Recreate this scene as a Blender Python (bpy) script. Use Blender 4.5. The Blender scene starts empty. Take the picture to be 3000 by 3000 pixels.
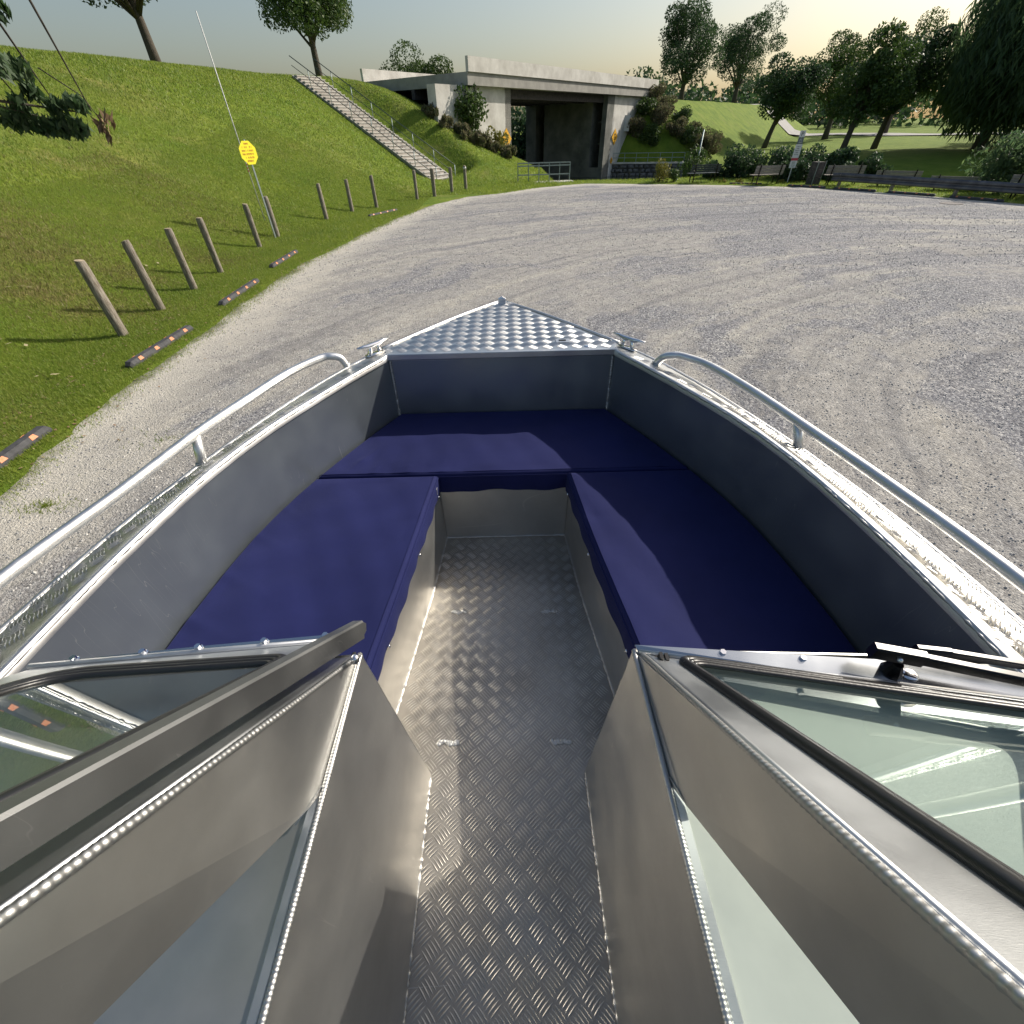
import bpy, math, random
import numpy as np
from mathutils import Vector, Matrix
random.seed(7); rng = np.random.default_rng(7)
R = math.radians
sc = bpy.context.scene
col = sc.collection

# ------------------------------------------------------------------ camera
cam = bpy.data.cameras.new('camera'); cam_o = bpy.data.objects.new('camera', cam); col.objects.link(cam_o)
pitch, roll, FPX = R(41.35), R(-1.45), 824.5
cam.sensor_fit = 'HORIZONTAL'; cam.sensor_width = 36.0; cam.lens = 36.0 * FPX / 1932.0
cam.clip_start = 0.01; cam.clip_end = 3000
fw = Vector((0, math.cos(pitch), -math.sin(pitch))); up = Vector((0, math.sin(pitch), math.cos(pitch))); rt = Vector((1, 0, 0))
X = math.cos(roll) * rt + math.sin(roll) * up; U = -math.sin(roll) * rt + math.cos(roll) * up
m = Matrix((X, U, -fw)).transposed().to_4x4(); m.translation = Vector((0, 0, 2.8))
cam_o.matrix_world = m
sc.camera = cam_o
# ------------------------------------------------------------------ light
SUN = Vector((0.415, 0.240, 0.320)).normalized()
az = math.atan2(SUN.x, SUN.y); el = math.asin(SUN.z)
w = bpy.data.worlds.new('World'); sc.world = w; w.use_nodes = True
nt = w.node_tree; bg = nt.nodes['Background']
sky = nt.nodes.new('ShaderNodeTexSky'); sky.sky_type = 'NISHITA'; sky.sun_disc = False
sky.sun_elevation = el; sky.sun_rotation = az; sky.air_density = 1.2; sky.dust_density = 3.0; sky.ozone_density = 1.0
nt.links.new(sky.outputs[0], bg.inputs[0]); bg.inputs[1].default_value = 0.10
sl = bpy.data.lights.new('sun', 'SUN'); so = bpy.data.objects.new('sun', sl); col.objects.link(so)
sl.energy = 4.6; sl.angle = R(0.53); sl.color = (1.0, 0.93, 0.82)
so.rotation_euler = (-SUN).to_track_quat('-Z', 'Y').to_euler()
so.location = (30, 20, 40)
sc.view_settings.view_transform = 'Standard'; sc.view_settings.look = 'None'
sc.view_settings.exposure = 0.25; sc.view_settings.gamma = 1
sc.render.engine = 'CYCLES'
sc.cycles.use_denoising = True
sc.cycles.max_bounces = 8; sc.cycles.transparent_max_bounces = 12
sc.cycles.caustics_reflective = True; sc.cycles.blur_glossy = 0.8
sc.cycles.sample_clamp_indirect = 6.0

# ------------------------------------------------------------------ materials
def mat(name, base=(.5, .5, .5), rough=.5, metal=0.0, var=None, scale=5.0, detail=6, bump=0.0, bscale=60.0, bdist=.002,
        sheen=0.0, spec=None, stretch=None, rvar=0.0, island=None, trans=0.0, dirt=None):
    """Procedural Principled material: colour varied by noise (var = second colour), roughness noise, bump."""
    M = bpy.data.materials.new(name); M.use_nodes = True
    t = M.node_tree; N = t.nodes; L = t.links; P = N['Principled BSDF']
    P.inputs['Roughness'].default_value = rough; P.inputs['Metallic'].default_value = metal
    if spec is not None: P.inputs['Specular IOR Level'].default_value = spec
    if sheen: P.inputs['Sheen Weight'].default_value = sheen; P.inputs['Sheen Roughness'].default_value = .4
    tc = N.new('ShaderNodeTexCoord'); mp = N.new('ShaderNodeMapping'); L.new(tc.outputs['Object'], mp.inputs[0])
    if stretch: mp.inputs['Scale'].default_value = stretch
    base4 = (*base, 1)
    out = None
    if var is not None:
        n = N.new('ShaderNodeTexNoise'); n.inputs['Scale'].default_value = scale; n.inputs['Detail'].default_value = detail
        n.inputs['Roughness'].default_value = .6; L.new(mp.outputs[0], n.inputs[0])
        r = N.new('ShaderNodeValToRGB'); r.color_ramp.elements[0].position = .36; r.color_ramp.elements[1].position = .66
        r.color_ramp.elements[0].color = base4; r.color_ramp.elements[1].color = (*var, 1)
        L.new(n.outputs[0], r.inputs[0]); out = r.outputs[0]
    if island is not None:
        g = N.new('ShaderNodeNewGeometry'); mx = N.new('ShaderNodeMixRGB'); mx.blend_type = 'MIX'
        rr = N.new('ShaderNodeMath'); rr.operation = 'POWER'; rr.inputs[1].default_value = 1.6
        L.new(g.outputs['Random Per Island'], rr.inputs[0]); L.new(rr.outputs[0], mx.inputs[0])
        if out: L.new(out, mx.inputs[1])
        else: mx.inputs[1].default_value = base4
        mx.inputs[2].default_value = (*island, 1); out = mx.outputs[0]
    if out: L.new(out, P.inputs['Base Color'])
    else: P.inputs['Base Color'].default_value = base4
    if rvar:
        n2 = N.new('ShaderNodeTexNoise'); n2.inputs['Scale'].default_value = scale * 2.3; n2.inputs['Detail'].default_value = 5
        L.new(mp.outputs[0], n2.inputs[0])
        mr = N.new('ShaderNodeMapRange'); mr.inputs[1].default_value = .3; mr.inputs[2].default_value = .7
        mr.inputs[3].default_value = rough - rvar; mr.inputs[4].default_value = rough + rvar
        L.new(n2.outputs[0], mr.inputs[0]); L.new(mr.outputs[0], P.inputs['Roughness'])
    if bump:
        n3 = N.new('ShaderNodeTexNoise'); n3.inputs['Scale'].default_value = bscale; n3.inputs['Detail'].default_value = 4
        L.new(mp.outputs[0], n3.inputs[0])
        b = N.new('ShaderNodeBump'); b.inputs['Strength'].default_value = bump; b.inputs['Distance'].default_value = bdist
        L.new(n3.outputs[0], b.inputs['Height']); L.new(b.outputs[0], P.inputs['Normal'])
    if trans:
        tr = N.new('ShaderNodeBsdfTranslucent'); ms = N.new('ShaderNodeMixShader'); ms.inputs[0].default_value = trans
        if out: L.new(out, tr.inputs[0])
        else: tr.inputs[0].default_value = base4
        L.new(P.outputs[0], ms.inputs[1]); L.new(tr.outputs[0], ms.inputs[2]); L.new(ms.outputs[0], N['Material Output'].inputs[0])
    return M

def alu_mat(name, base, rough, scratch=.25, brush=None, stain=.12, metal=1.0):
    """Mill finish aluminium: metal with smudges, a few scratches and very fine rolling lines."""
    M = bpy.data.materials.new(name); M.use_nodes = True
    t = M.node_tree; N = t.nodes; L = t.links; P = N['Principled BSDF']
    P.inputs['Metallic'].default_value = metal
    tc = N.new('ShaderNodeTexCoord')
    n = N.new('ShaderNodeTexNoise'); n.inputs['Scale'].default_value = 2.6; n.inputs['Detail'].default_value = 8; n.inputs['Roughness'].default_value = .62
    L.new(tc.outputs['Object'], n.inputs[0])
    r = N.new('ShaderNodeValToRGB'); r.color_ramp.elements[0].position = .35; r.color_ramp.elements[1].position = .7
    a = tuple(c * (1 - stain) for c in base); r.color_ramp.elements[0].color = (*a, 1); r.color_ramp.elements[1].color = (*base, 1)
    L.new(n.outputs[0], r.inputs[0])
    # scratches: thin lines where a stretched, distorted noise crosses its middle
    mp = N.new('ShaderNodeMapping'); mp.inputs['Rotation'].default_value = (.9, .2, .25); mp.inputs['Scale'].default_value = (.35, 24, 1.6)
    L.new(tc.outputs['Object'], mp.inputs[0])
    ns = N.new('ShaderNodeTexNoise'); ns.inputs['Scale'].default_value = 2.2; ns.inputs['Detail'].default_value = 0; ns.inputs['Distortion'].default_value = 0
    L.new(mp.outputs[0], ns.inputs[0])
    rs = N.new('ShaderNodeValToRGB'); cr = rs.color_ramp
    cr.elements[0].position = .497; cr.elements[0].color = (0, 0, 0, 1); cr.elements[1].position = .5; cr.elements[1].color = (1, 1, 1, 1)
    e = cr.elements.new(.503); e.color = (0, 0, 0, 1)
    L.new(ns.outputs[0], rs.inputs[0])
    nm = N.new('ShaderNodeTexNoise'); nm.inputs['Scale'].default_value = 4; L.new(tc.outputs['Object'], nm.inputs[0])
    mm = N.new('ShaderNodeMapRange'); mm.inputs[1].default_value = .52; mm.inputs[2].default_value = .62; L.new(nm.outputs[0], mm.inputs[0])
    mu = N.new('ShaderNodeMath'); mu.operation = 'MULTIPLY'; L.new(rs.outputs[0], mu.inputs[0]); L.new(mm.outputs[0], mu.inputs[1])
    mx = N.new('ShaderNodeMixRGB'); mx.inputs[2].default_value = (.8, .78, .74, 1)
    ms = N.new('ShaderNodeMath'); ms.operation = 'MULTIPLY'; ms.inputs[1].default_value = scratch; L.new(mu.outputs[0], ms.inputs[0])
    L.new(ms.outputs[0], mx.inputs[0]); L.new(r.outputs[0], mx.inputs[1]); L.new(mx.outputs[0], P.inputs['Base Color'])
    n2 = N.new('ShaderNodeTexNoise'); n2.inputs['Scale'].default_value = 7; n2.inputs['Detail'].default_value = 6; L.new(tc.outputs['Object'], n2.inputs[0])
    mr = N.new('ShaderNodeMapRange'); mr.inputs[1].default_value = .3; mr.inputs[2].default_value = .7
    mr.inputs[3].default_value = rough * .82; mr.inputs[4].default_value = min(1, rough * 1.22)
    L.new(n2.outputs[0], mr.inputs[0]); L.new(mr.outputs[0], P.inputs['Roughness'])
    mb = N.new('ShaderNodeMapping'); mb.inputs['Scale'].default_value = brush or (1, 1, 1); L.new(tc.outputs['Object'], mb.inputs[0])
    nb = N.new('ShaderNodeTexNoise'); nb.inputs['Scale'].default_value = 90 if brush else 3.5; nb.inputs['Detail'].default_value = 3
    L.new(mb.outputs[0], nb.inputs[0])
    b = N.new('ShaderNodeBump'); b.inputs['Strength'].default_value = .25; b.inputs['Distance'].default_value = .0004 if brush else .004
    L.new(nb.outputs[0], b.inputs['Height']); L.new(b.outputs[0], P.inputs['Normal'])
    return M

A_hull = alu_mat('alu_hull_inside', (.29, .33, .365), .37, .5, metal=.80)
A_floor = alu_mat('alu_tread_floor', (.42, .39, .345), .42, .3, stain=.35, metal=.85)
A_ridge = alu_mat('alu_tread_ridge', (.56, .525, .465), .34, .0, stain=.3)
A_gunwale = alu_mat('alu_gunwale', (.64, .64, .62), .44, .1, stain=.25)
A_deck = alu_mat('alu_tread_deck', (.70, .70, .68), .36, .1)
A_rim = alu_mat('alu_rim', (.70, .71, .72), .44, .1)
A_box = alu_mat('alu_console', (.66, .655, .63), .36, .5, stain=.22, metal=.94)
A_frame = alu_mat('alu_windshield', (.68, .70, .71), .42, .3, brush=(1, 12, 12))
A_flange = alu_mat('alu_flange', (.55, .58, .61), .22, .3)
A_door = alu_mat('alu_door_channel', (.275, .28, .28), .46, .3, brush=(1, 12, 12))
A_weld = mat('alu_weld', (.50, .50, .49), .46, 1.0, bump=.3, bscale=300, bdist=.0006)
A_rail = mat('alu_rail', (.80, .80, .79), .42, 1.0, var=(.72, .72, .71), scale=9, bump=.1, bscale=40, rvar=.05)
A_chrome = mat('polished_steel', (.85, .85, .86), .12, 1.0)
M_dash = mat('dash_painted_panel', (.52, .54, .50), .5, 0.0, var=(.44, .46, .43), scale=4, bump=.1, bscale=30)
M_rubber = mat('black_rubber', (.012, .012, .013), .38, bump=.2, bscale=120, spec=.6)
M_black = mat('black_plastic', (.008, .008, .009), .35)
M_blackm = mat('black_coated_metal', (.006, .006, .007), .22, spec=.35)

def cloth_mat():
    M = mat('navy_canvas', (.0085, .012, .068), .8, sheen=.08, var=(.012, .016, .086), scale=3.0, spec=.2)
    t = M.node_tree; N = t.nodes; L = t.links; P = N['Principled BSDF']
    P.inputs['Sheen Tint'].default_value = (.5, .55, .95, 1)
    tc = N.new('ShaderNodeTexCoord')
    w1 = N.new('ShaderNodeTexWave'); w1.inputs['Scale'].default_value = 260; w1.bands_direction = 'X'; L.new(tc.outputs['Object'], w1.inputs[0])
    w2 = N.new('ShaderNodeTexWave'); w2.inputs['Scale'].default_value = 260; w2.bands_direction = 'Y'; L.new(tc.outputs['Object'], w2.inputs[0])
    ad = N.new('ShaderNodeMath'); ad.operation = 'ADD'; L.new(w1.outputs[1], ad.inputs[0]); L.new(w2.outputs[1], ad.inputs[1])
    n = N.new('ShaderNodeTexNoise'); n.inputs['Scale'].default_value = 6; n.inputs['Detail'].default_value = 3; L.new(tc.outputs['Object'], n.inputs[0])
    b1 = N.new('ShaderNodeBump'); b1.inputs['Strength'].default_value = .35; b1.inputs['Distance'].default_value = .0004; L.new(ad.outputs[0], b1.inputs['Height'])
    b2 = N.new('ShaderNodeBump'); b2.inputs['Strength'].default_value = .3; b2.inputs['Distance'].default_value = .008
    L.new(n.outputs[0], b2.inputs['Height']); L.new(b1.outputs[0], b2.inputs['Normal']); L.new(b2.outputs[0], P.inputs['Normal'])
    return M
M_cloth = cloth_mat()

def glass_mat():
    M = bpy.data.materials.new('green_tinted_glass'); M.use_nodes = True
    t = M.node_tree; N = t.nodes; L = t.links; N.remove(N['Principled BSDF'])
    tr = N.new('ShaderNodeBsdfTransparent'); tr.inputs[0].default_value = (.91, .95, .93, 1)
    gl = N.new('ShaderNodeBsdfGlossy'); gl.inputs['Roughness'].default_value = .012; gl.inputs[0].default_value = (.97, 1, .98, 1)
    fr = N.new('ShaderNodeFresnel'); fr.inputs[0].default_value = 2.3
    ge = N.new('ShaderNodeNewGeometry'); iv = N.new('ShaderNodeMath'); iv.operation = 'SUBTRACT'; iv.inputs[0].default_value = 1; L.new(ge.outputs['Backfacing'], iv.inputs[1])
    mu = N.new('ShaderNodeMath'); mu.operation = 'MULTIPLY'; L.new(fr.outputs[0], mu.inputs[0]); L.new(iv.outputs[0], mu.inputs[1])
    mx = N.new('ShaderNodeMixShader'); L.new(mu.outputs[0], mx.inputs[0]); L.new(tr.outputs[0], mx.inputs[1]); L.new(gl.outputs[0], mx.inputs[2])
    L.new(mx.outputs[0], N['Material Output'].inputs[0])
    return M
M_glass = glass_mat()

M_wood = mat('weathered_wood', (.13, .105, .075), .85, var=(.33, .30, .25), scale=6, stretch=(9, 9, 1.2), bump=.8, bscale=14, bdist=.01)
M_woodend = mat('cut_wood_end', (.42, .34, .22), .85, var=(.30, .25, .18), scale=20)
M_curb = mat('recycled_rubber', (.035, .036, .04), .8, var=(.075, .075, .08), scale=14, bump=.6, bscale=90, bdist=.004)
M_orange = mat('orange_reflector', (.62, .17, .05), .55, var=(.55, .25, .13), scale=30)
M_conc = mat('concrete', (.36, .345, .31), .9, var=(.26, .25, .225), scale=1.3, detail=10, bump=.5, bscale=12, bdist=.02)
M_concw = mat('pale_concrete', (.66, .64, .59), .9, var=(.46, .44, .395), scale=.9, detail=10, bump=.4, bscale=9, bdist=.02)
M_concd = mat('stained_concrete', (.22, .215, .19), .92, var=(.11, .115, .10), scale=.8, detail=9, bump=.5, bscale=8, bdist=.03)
M_step = mat('concrete_step', (.45, .415, .37), .9, var=(.34, .31, .27), scale=3, detail=8, bump=.4, bscale=20, bdist=.01)
M_galv = mat('galvanised_steel', (.30, .35, .34), .5, .7, var=(.22, .27, .27), scale=4)
M_dkgreen = mat('dark_green_rail', (.035, .06, .045), .45, .3)
M_yellow = mat('yellow_sign_face', (.92, .80, .02), .5)
M_yel2 = mat('amber_sign_face', (.80, .42, .02), .5)
M_redink = mat('red_print', (.45, .05, .03), .5)
M_ink = mat('black_print', (.02, .02, .02), .5)
M_white = mat('white_sign_face', (.66, .67, .66), .45)
M_grey = mat('grey_sign_face', (.13, .16, .18), .5)
M_red = mat('red_band', (.45, .04, .06), .5)
M_whitep = mat('white_painted_metal', (.68, .68, .66), .5, var=(.5, .5, .47), scale=20)
M_rust = mat('dark_rusted_steel', (.045, .04, .042), .75, .2, var=(.10, .085, .08), scale=5)
M_guard = mat('guardrail_steel', (.085, .085, .095), .55, .5, var=(.16, .16, .17), scale=2.5, rvar=.1)
M_benchd = mat('dark_green_bench_slat', (.02, .032, .032), .5)
M_benchw = mat('grey_wood_slat', (.20, .17, .14), .8, var=(.32, .29, .25), scale=6, stretch=(1, 6, 6))
M_rock = mat('wall_stone', (.11, .105, .105), .9, var=(.24, .23, .22), scale=2.5, detail=9, bump=1, bscale=6, bdist=.04)
M_bark = mat('bark', (.06, .05, .04), .95, var=(.11, .095, .075), scale=8, stretch=(6, 6, 1), bump=1, bscale=10, bdist=.03)
M_stem = mat('green_stem', (.06, .10, .03), .8)
M_leaf = mat('leaf_mid', (.035, .075, .016), .6, var=(.065, .12, .025), scale=1.2, island=(.09, .14, .03), trans=.3)
M_leafd = mat('leaf_dark', (.026, .06, .026), .6, var=(.042, .085, .03), scale=1.0, island=(.065, .115, .04), trans=.35)
M_leafw = mat('leaf_willow', (.06, .11, .055), .6, var=(.08, .14, .06), scale=1.0, island=(.13, .19, .07), trans=.6)
M_leafb = mat('leaf_brown', (.07, .035, .018), .8, var=(.13, .08, .04), scale=30, island=(.35, .24, .13))
M_leafy = mat('leaf_yellow', (.20, .19, .03), .7, var=(.28, .24, .04), scale=3, island=(.12, .14, .03), trans=.3)
M_brush = mat('dry_brush', (.13, .11, .065), .85, var=(.20, .17, .10), scale=1.2, island=(.10, .13, .04), trans=.35)
M_blade = mat('grass_blade', (.13, .22, .022), .55, var=(.22, .30, .036), scale=.5, island=(.31, .35, .07), trans=.5)
M_dry = mat('grass_blade_dry', (.20, .17, .06), .6, var=(.28, .22, .10), scale=.5, island=(.13, .17, .03), trans=.35)

# ------------------------------------------------------------------ mesh helpers
class MB:
    def __init__(s): s.v = []; s.f = []
    def add(s, V, F):
        n = len(s.v); s.v.extend([tuple(p) for p in V]); s.f.extend([tuple(i + n for i in f) for f in F]); return s
    def box(s, lo, hi):
        (a, b, c), (d, e, f) = lo, hi
        V = [(a, b, c), (d, b, c), (d, e, c), (a, e, c), (a, b, f), (d, b, f), (d, e, f), (a, e, f)]
        return s.add(V, [(0, 3, 2, 1), (4, 5, 6, 7), (0, 1, 5, 4), (1, 2, 6, 5), (2, 3, 7, 6), (3, 0, 4, 7)])
    def bar(s, p, q, w, h, upv=(0, 0, 1), ch=0.0):
        """bar from p to q with cross-section w x h (chamfered by ch)"""
        p, q = Vector(p), Vector(q); d = (q - p).normalized(); upv = Vector(upv)
        a = d.cross(upv); a = a.normalized() if a.length > 1e-6 else Vector((1, 0, 0)); b = a.cross(d).normalized()
        if ch: pts = [(-w/2 + ch, -h/2), (w/2 - ch, -h/2), (w/2, -h/2 + ch), (w/2, h/2 - ch), (w/2 - ch, h/2), (-w/2 + ch, h/2), (-w/2, h/2 - ch), (-w/2, -h/2 + ch)]
        else: pts = [(-w/2, -h/2), (w/2, -h/2), (w/2, h/2), (-w/2, h/2)]
        n = len(pts); V = [o + a * x + b * y for o in (p, q) for x, y in pts]
        F = [(i, (i + 1) % n, n + (i + 1) % n, n + i) for i in range(n)] + [tuple(range(n))[::-1], tuple(range(n, 2 * n))]
        return s.add(V, F)
    def tube(s, path, r, seg=10, cap=True):
        path = [Vector(p) for p in path]; n = len(path); rr = r if hasattr(r, '__len__') else [r] * n
        V = []; F = []; a = None
        for i, p in enumerate(path):
            d = (path[min(i + 1, n - 1)] - path[max(i - 1, 0)]).normalized()
            if a is None:
                a = d.cross(Vector((0, 0, 1)));
                if a.length < 1e-3: a = Vector((1, 0, 0))
            a = (a - d * a.dot(d)).normalized(); b = d.cross(a)
            for k in range(seg):
                t = 2 * math.pi * k / seg; V.append(p + (a * math.cos(t) + b * math.sin(t)) * rr[i])
        for i in range(n - 1):
            for k in range(seg):
                F.append((i * seg + k, i * seg + (k + 1) % seg, (i + 1) * seg + (k + 1) % seg, (i + 1) * seg + k))
        if cap: F.append(tuple(range(seg))[::-1]); F.append(tuple(range((n - 1) * seg, n * seg)))
        return s.add(V, F)
    def prism(s, poly, axis_vec):
        """extrude a 3D polygon by a vector"""
        n = len(poly); A = [Vector(p) for p in poly]; B = [p + Vector(axis_vec) for p in A]
        return s.add(A + B, [tuple(range(n))[::-1], tuple(range(n, 2 * n))] + [(i, (i + 1) % n, n + (i + 1) % n, n + i) for i in range(n)])
    def dome(s, c, r, h, nrm=(0, 0, 1), seg=10):
        c = Vector(c); nrm = Vector(nrm).normalized(); a = nrm.cross(Vector((.3, 1, .1))).normalized(); b = nrm.cross(a)
        V = []; F = []
        prof = [(1, 0), (.95, .45), (.7, .85), (.3, 1)]
        for pr_, ph in prof:
            for k in range(seg):
                t = 2 * math.pi * k / seg; V.append(c + (a * math.cos(t) + b * math.sin(t)) * r * pr_ + nrm * h * ph)
        for i in range(len(prof) - 1):
            for k in range(seg): F.append((i * seg + k, i * seg + (k + 1) % seg, (i + 1) * seg + (k + 1) % seg, (i + 1) * seg + k))
        F.append(tuple(range((len(prof) - 1) * seg, len(prof) * seg)))
        return s.add(V, F)
    def sheet(s, grid, thick=None):
        """grid[i][j] of points"""
        ni, nj = len(grid), len(grid[0]); V = [p for row in grid for p in row]
        F = [(i * nj + j, i * nj + j + 1, (i + 1) * nj + j + 1, (i + 1) * nj + j) for i in range(ni - 1) for j in range(nj - 1)]
        return s.add(V, F)
    def build(s, name, material, parent=None, smooth=False, bevel=0.0, kind=None, solid=0.0, auto=False):
        me = bpy.data.meshes.new(name); me.from_pydata([tuple(p) for p in s.v], [], s.f); me.update()
        o = bpy.data.objects.new(name, me); col.objects.link(o); me.materials.append(material)
        if smooth: me.polygons.foreach_set('use_smooth', [True] * len(me.polygons))
        if auto:
            try: me.set_sharp_from_angle(angle=R(40))
            except Exception: pass
        if parent: o.parent = parent
        if solid: md = o.modifiers.new('solid', 'SOLIDIFY'); md.thickness = solid; md.offset = 0
        if bevel: md = o.modifiers.new('bevel', 'BEVEL'); md.width = bevel; md.segments = 2; md.limit_method = 'ANGLE'; md.angle_limit = R(50)
        if kind: o['kind'] = kind
        return o

def thing(name, label, cat, loc=(0, 0, 0), rz=0, group=None):
    o = bpy.data.objects.new(name, None); col.objects.link(o); o.location = loc; o.rotation_euler = (0, 0, rz); o.empty_display_size = .2
    o['label'] = label; o['category'] = cat
    if group: o['group'] = group
    return o
def tag(o, label, cat, group=None):
    o['label'] = label; o['category'] = cat
    if group: o['group'] = group
    return o
def copy_tree(o, parent=None):
    c = o.copy(); col.objects.link(c); c.parent = parent
    for ch in list(o.children): copy_tree(ch, c)
    return c
def lerp_table(T, y):
    ys = [a for a, _ in T]; return float(np.interp(y, ys, [b for _, b in T]))
def npmesh(name, V, F, material, kind=None, parent=None, smooth=False):
    """V (n,3), F (m,k) numpy"""
    me = bpy.data.meshes.new(name); V = np.asarray(V, np.float32); F = np.asarray(F, np.int32); k = F.shape[1]
    me.vertices.add(len(V)); me.vertices.foreach_set('co', V.ravel()); me.loops.add(F.size); me.loops.foreach_set('vertex_index', F.ravel())
    me.polygons.add(len(F)); me.polygons.foreach_set('loop_start', np.arange(0, F.size, k, dtype=np.int32)); me.polygons.foreach_set('loop_total', np.full(len(F), k, np.int32))
    if smooth: me.polygons.foreach_set('use_smooth', np.ones(len(F), bool))
    me.update(calc_edges=True); me.validate()
    me.materials.append(material); o = bpy.data.objects.new(name, me); col.objects.link(o)
    if parent: o.parent = parent
    if kind: o['kind'] = kind
    return o

# ================================================================== TERRAIN
EDGE = np.array([(-5.30, -14), (-5.35, 0), (-5.41, 3.7), (-5.57, 4.6), (-5.72, 6.1), (-5.75, 8), (-5.80, 11.5), (-5.75, 14.3), (-5.30, 17.5), (-4.6, 22.2),
                 (-3.4, 26.5), (-2.0, 29.3), (-.2, 30.6), (1.9, 33), (5.2, 34.9), (9.8, 33.3), (13, 31.9), (16.3, 30.0), (19.3, 26.1), (21.6, 21.7), (24.5, 15), (27, 7), (29, -14)])
HILL = np.array([(-6.9, -16), (-7.0, 0), (-7.15, 8), (-7.7, 15), (-7.7, 18), (-6.9, 22), (-5.6, 26), (-4.0, 30.5), (-2.9, 34.3), (-1.2, 35.8), (.6, 37.0), (2.2, 39.5), (3.0, 44), (3.2, 50), (2.6, 62)])
FAR = np.array([(9, 78), (12.5, 66.5), (20.5, 64.2), (27, 52), (35, 44), (48, 36), (75, 26), (120, 10)])
def sdist(P, L):
    """signed distance from points P (n,2) to polyline L, positive on its left"""
    best = np.full(len(P), 1e9); sg = np.ones(len(P))
    for a, b in zip(L[:-1], L[1:]):
        d = b - a; t = np.clip(((P - a) @ d) / (d @ d), 0, 1); q = a + t[:, None] * d; r = P - q; dist = np.hypot(r[:, 0], r[:, 1])
        cr = d[0] * r[:, 1] - d[1] * r[:, 0]; k = dist < best - 1e-9; best[k] = dist[k]; sg[k] = np.sign(cr[k]) + (cr[k] == 0)
    return best * sg
_ph = rng.uniform(0, 6.28, (24, 3)); _fr = rng.normal(size=(24, 2)); _fr /= np.hypot(_fr[:, 0], _fr[:, 1])[:, None]
def wob(P, scale, k0=0, n=8):
    s = 0
    for k in range(k0, k0 + n): s = s + np.sin((P @ _fr[k]) * 2 * np.pi / scale * (1 + .35 * (k - k0)) + _ph[k, 0]) / (1 + .25 * (k - k0))
    return s / n * 1.6
def DRY(P):
    """0..1 where the turf is scorched"""
    v = 0
    for x, y, sx, sy, a in ((-9.3, 9.6, 1.9, .8, 1.0), (-10.8, 11.2, 1.6, .9, .8), (-8.9, 11.8, .9, .5, .7), (-8.6, 14.2, 1.1, .8, .75), (-12.5, 12.5, 2.5, 1.2, .55), (-10.6, 7.2, 1.4, .5, .6), (-13, 20, 3, 2, .5), (-10.0, 17.5, 1.6, 1.0, .45), (-18, 16, 3, 3, .5), (-16, 26, 3, 2, .35), (-9, 30, 2, 3, .3)):
        v = v + a * np.exp(-((P[:, 0] - x) / sx) ** 2 - ((P[:, 1] - y) / sy) ** 2)
    return np.clip(.6 * v * (1.0 + .9 * wob(P, 1.3, 4) + .5 * wob(P, .45, 11)), 0, 1)
def lawn_h(P):
    sd = sdist(P, EDGE); hd = sdist(P, HILL)
    sd2 = sd + wob(P, 2.6) * .13 + wob(P, .7, 8) * .07
    z = np.clip(sd2 * .22, -.12, .03) + .006 * np.clip(sd, 0, 10)
    c = np.interp(P[:, 1], [0, 20, 30, 36, 45], [2.6, 2.4, 1.8, 1.4, 1.3])
    h = np.where(hd > 0, .54 * hd * hd / (hd + c), 0); h = 6.0 * (1 - np.exp(-h / 6.0 * (1 + (h / 6.0) ** 2 * .9)))
    z = z + h + np.clip(hd, 0, 1) * (wob(P, 6, 3) * .06)
    # the bank follows the flight of steps where they cut through it
    q = P - np.array([-4.329, 35.876]); e_ = q[:, 0] * .5736 + q[:, 1] * .8192; a_ = -q[:, 0] * .8192 + q[:, 1] * .5736
    zs = np.clip(a_ / .36 * .17, 0, 5.9) - .10; wgt = np.clip(1.0 - np.maximum(np.maximum(-e_ - .1, e_ - 2.1), 0) / 2.6, 0, 1) * np.clip((a_ + 1.0) / 1.0, 0, 1) * np.clip((hd + .5) / .5, 0, 1)
    wgt = wgt * wgt * (3 - 2 * wgt); z = z * (1 - wgt) + np.maximum(zs, -.03 + 0 * zs) * wgt
    cut = np.interp(P[:, 0], [-1, 2, 4, 10, 14, 30], [99, 1.9, 1.3, 2.2, 5.5, 7.0])
    z = np.where((hd < .5) & (sd > cut), z - np.clip((sd - cut) * 2.5, 0, 3.2) * np.clip(.5 - hd, 0, 1), z)
    return z
def grid_terrain(name, x0, x1, nx, y0, y1, ny, fn, material, attr=None, keep=None, kind='structure'):
    xs = np.asarray(x0 if hasattr(x0, '__len__') else np.linspace(x0, x1, nx)); ys = np.asarray(y0 if hasattr(y0, '__len__') else np.linspace(y0, y1, ny))
    nx, ny = len(xs), len(ys); Xg, Yg = np.meshgrid(xs, ys); P = np.stack([Xg.ravel(), Yg.ravel()], 1); z = fn(P)
    V = np.column_stack([P, z]); i = np.arange(nx * ny).reshape(ny, nx)
    F = np.stack([i[:-1, :-1].ravel(), i[:-1, 1:].ravel(), i[1:, 1:].ravel(), i[1:, :-1].ravel()], 1)
    if keep is not None:
        kp = keep(P, z); F = F[kp[F].any(1)]
        used = np.unique(F); mp_ = np.full(len(V), -1); mp_[used] = np.arange(len(used)); V = V[used]; F = mp_[F]; P = P[used]
    o = npmesh(name, V, F, material, kind, smooth=True)
    if attr:
        for k, g in attr.items():
            at = o.data.attributes.new(k, 'FLOAT', 'POINT'); at.data.foreach_set('value', np.asarray(g(P), np.float32))
    return o

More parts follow.
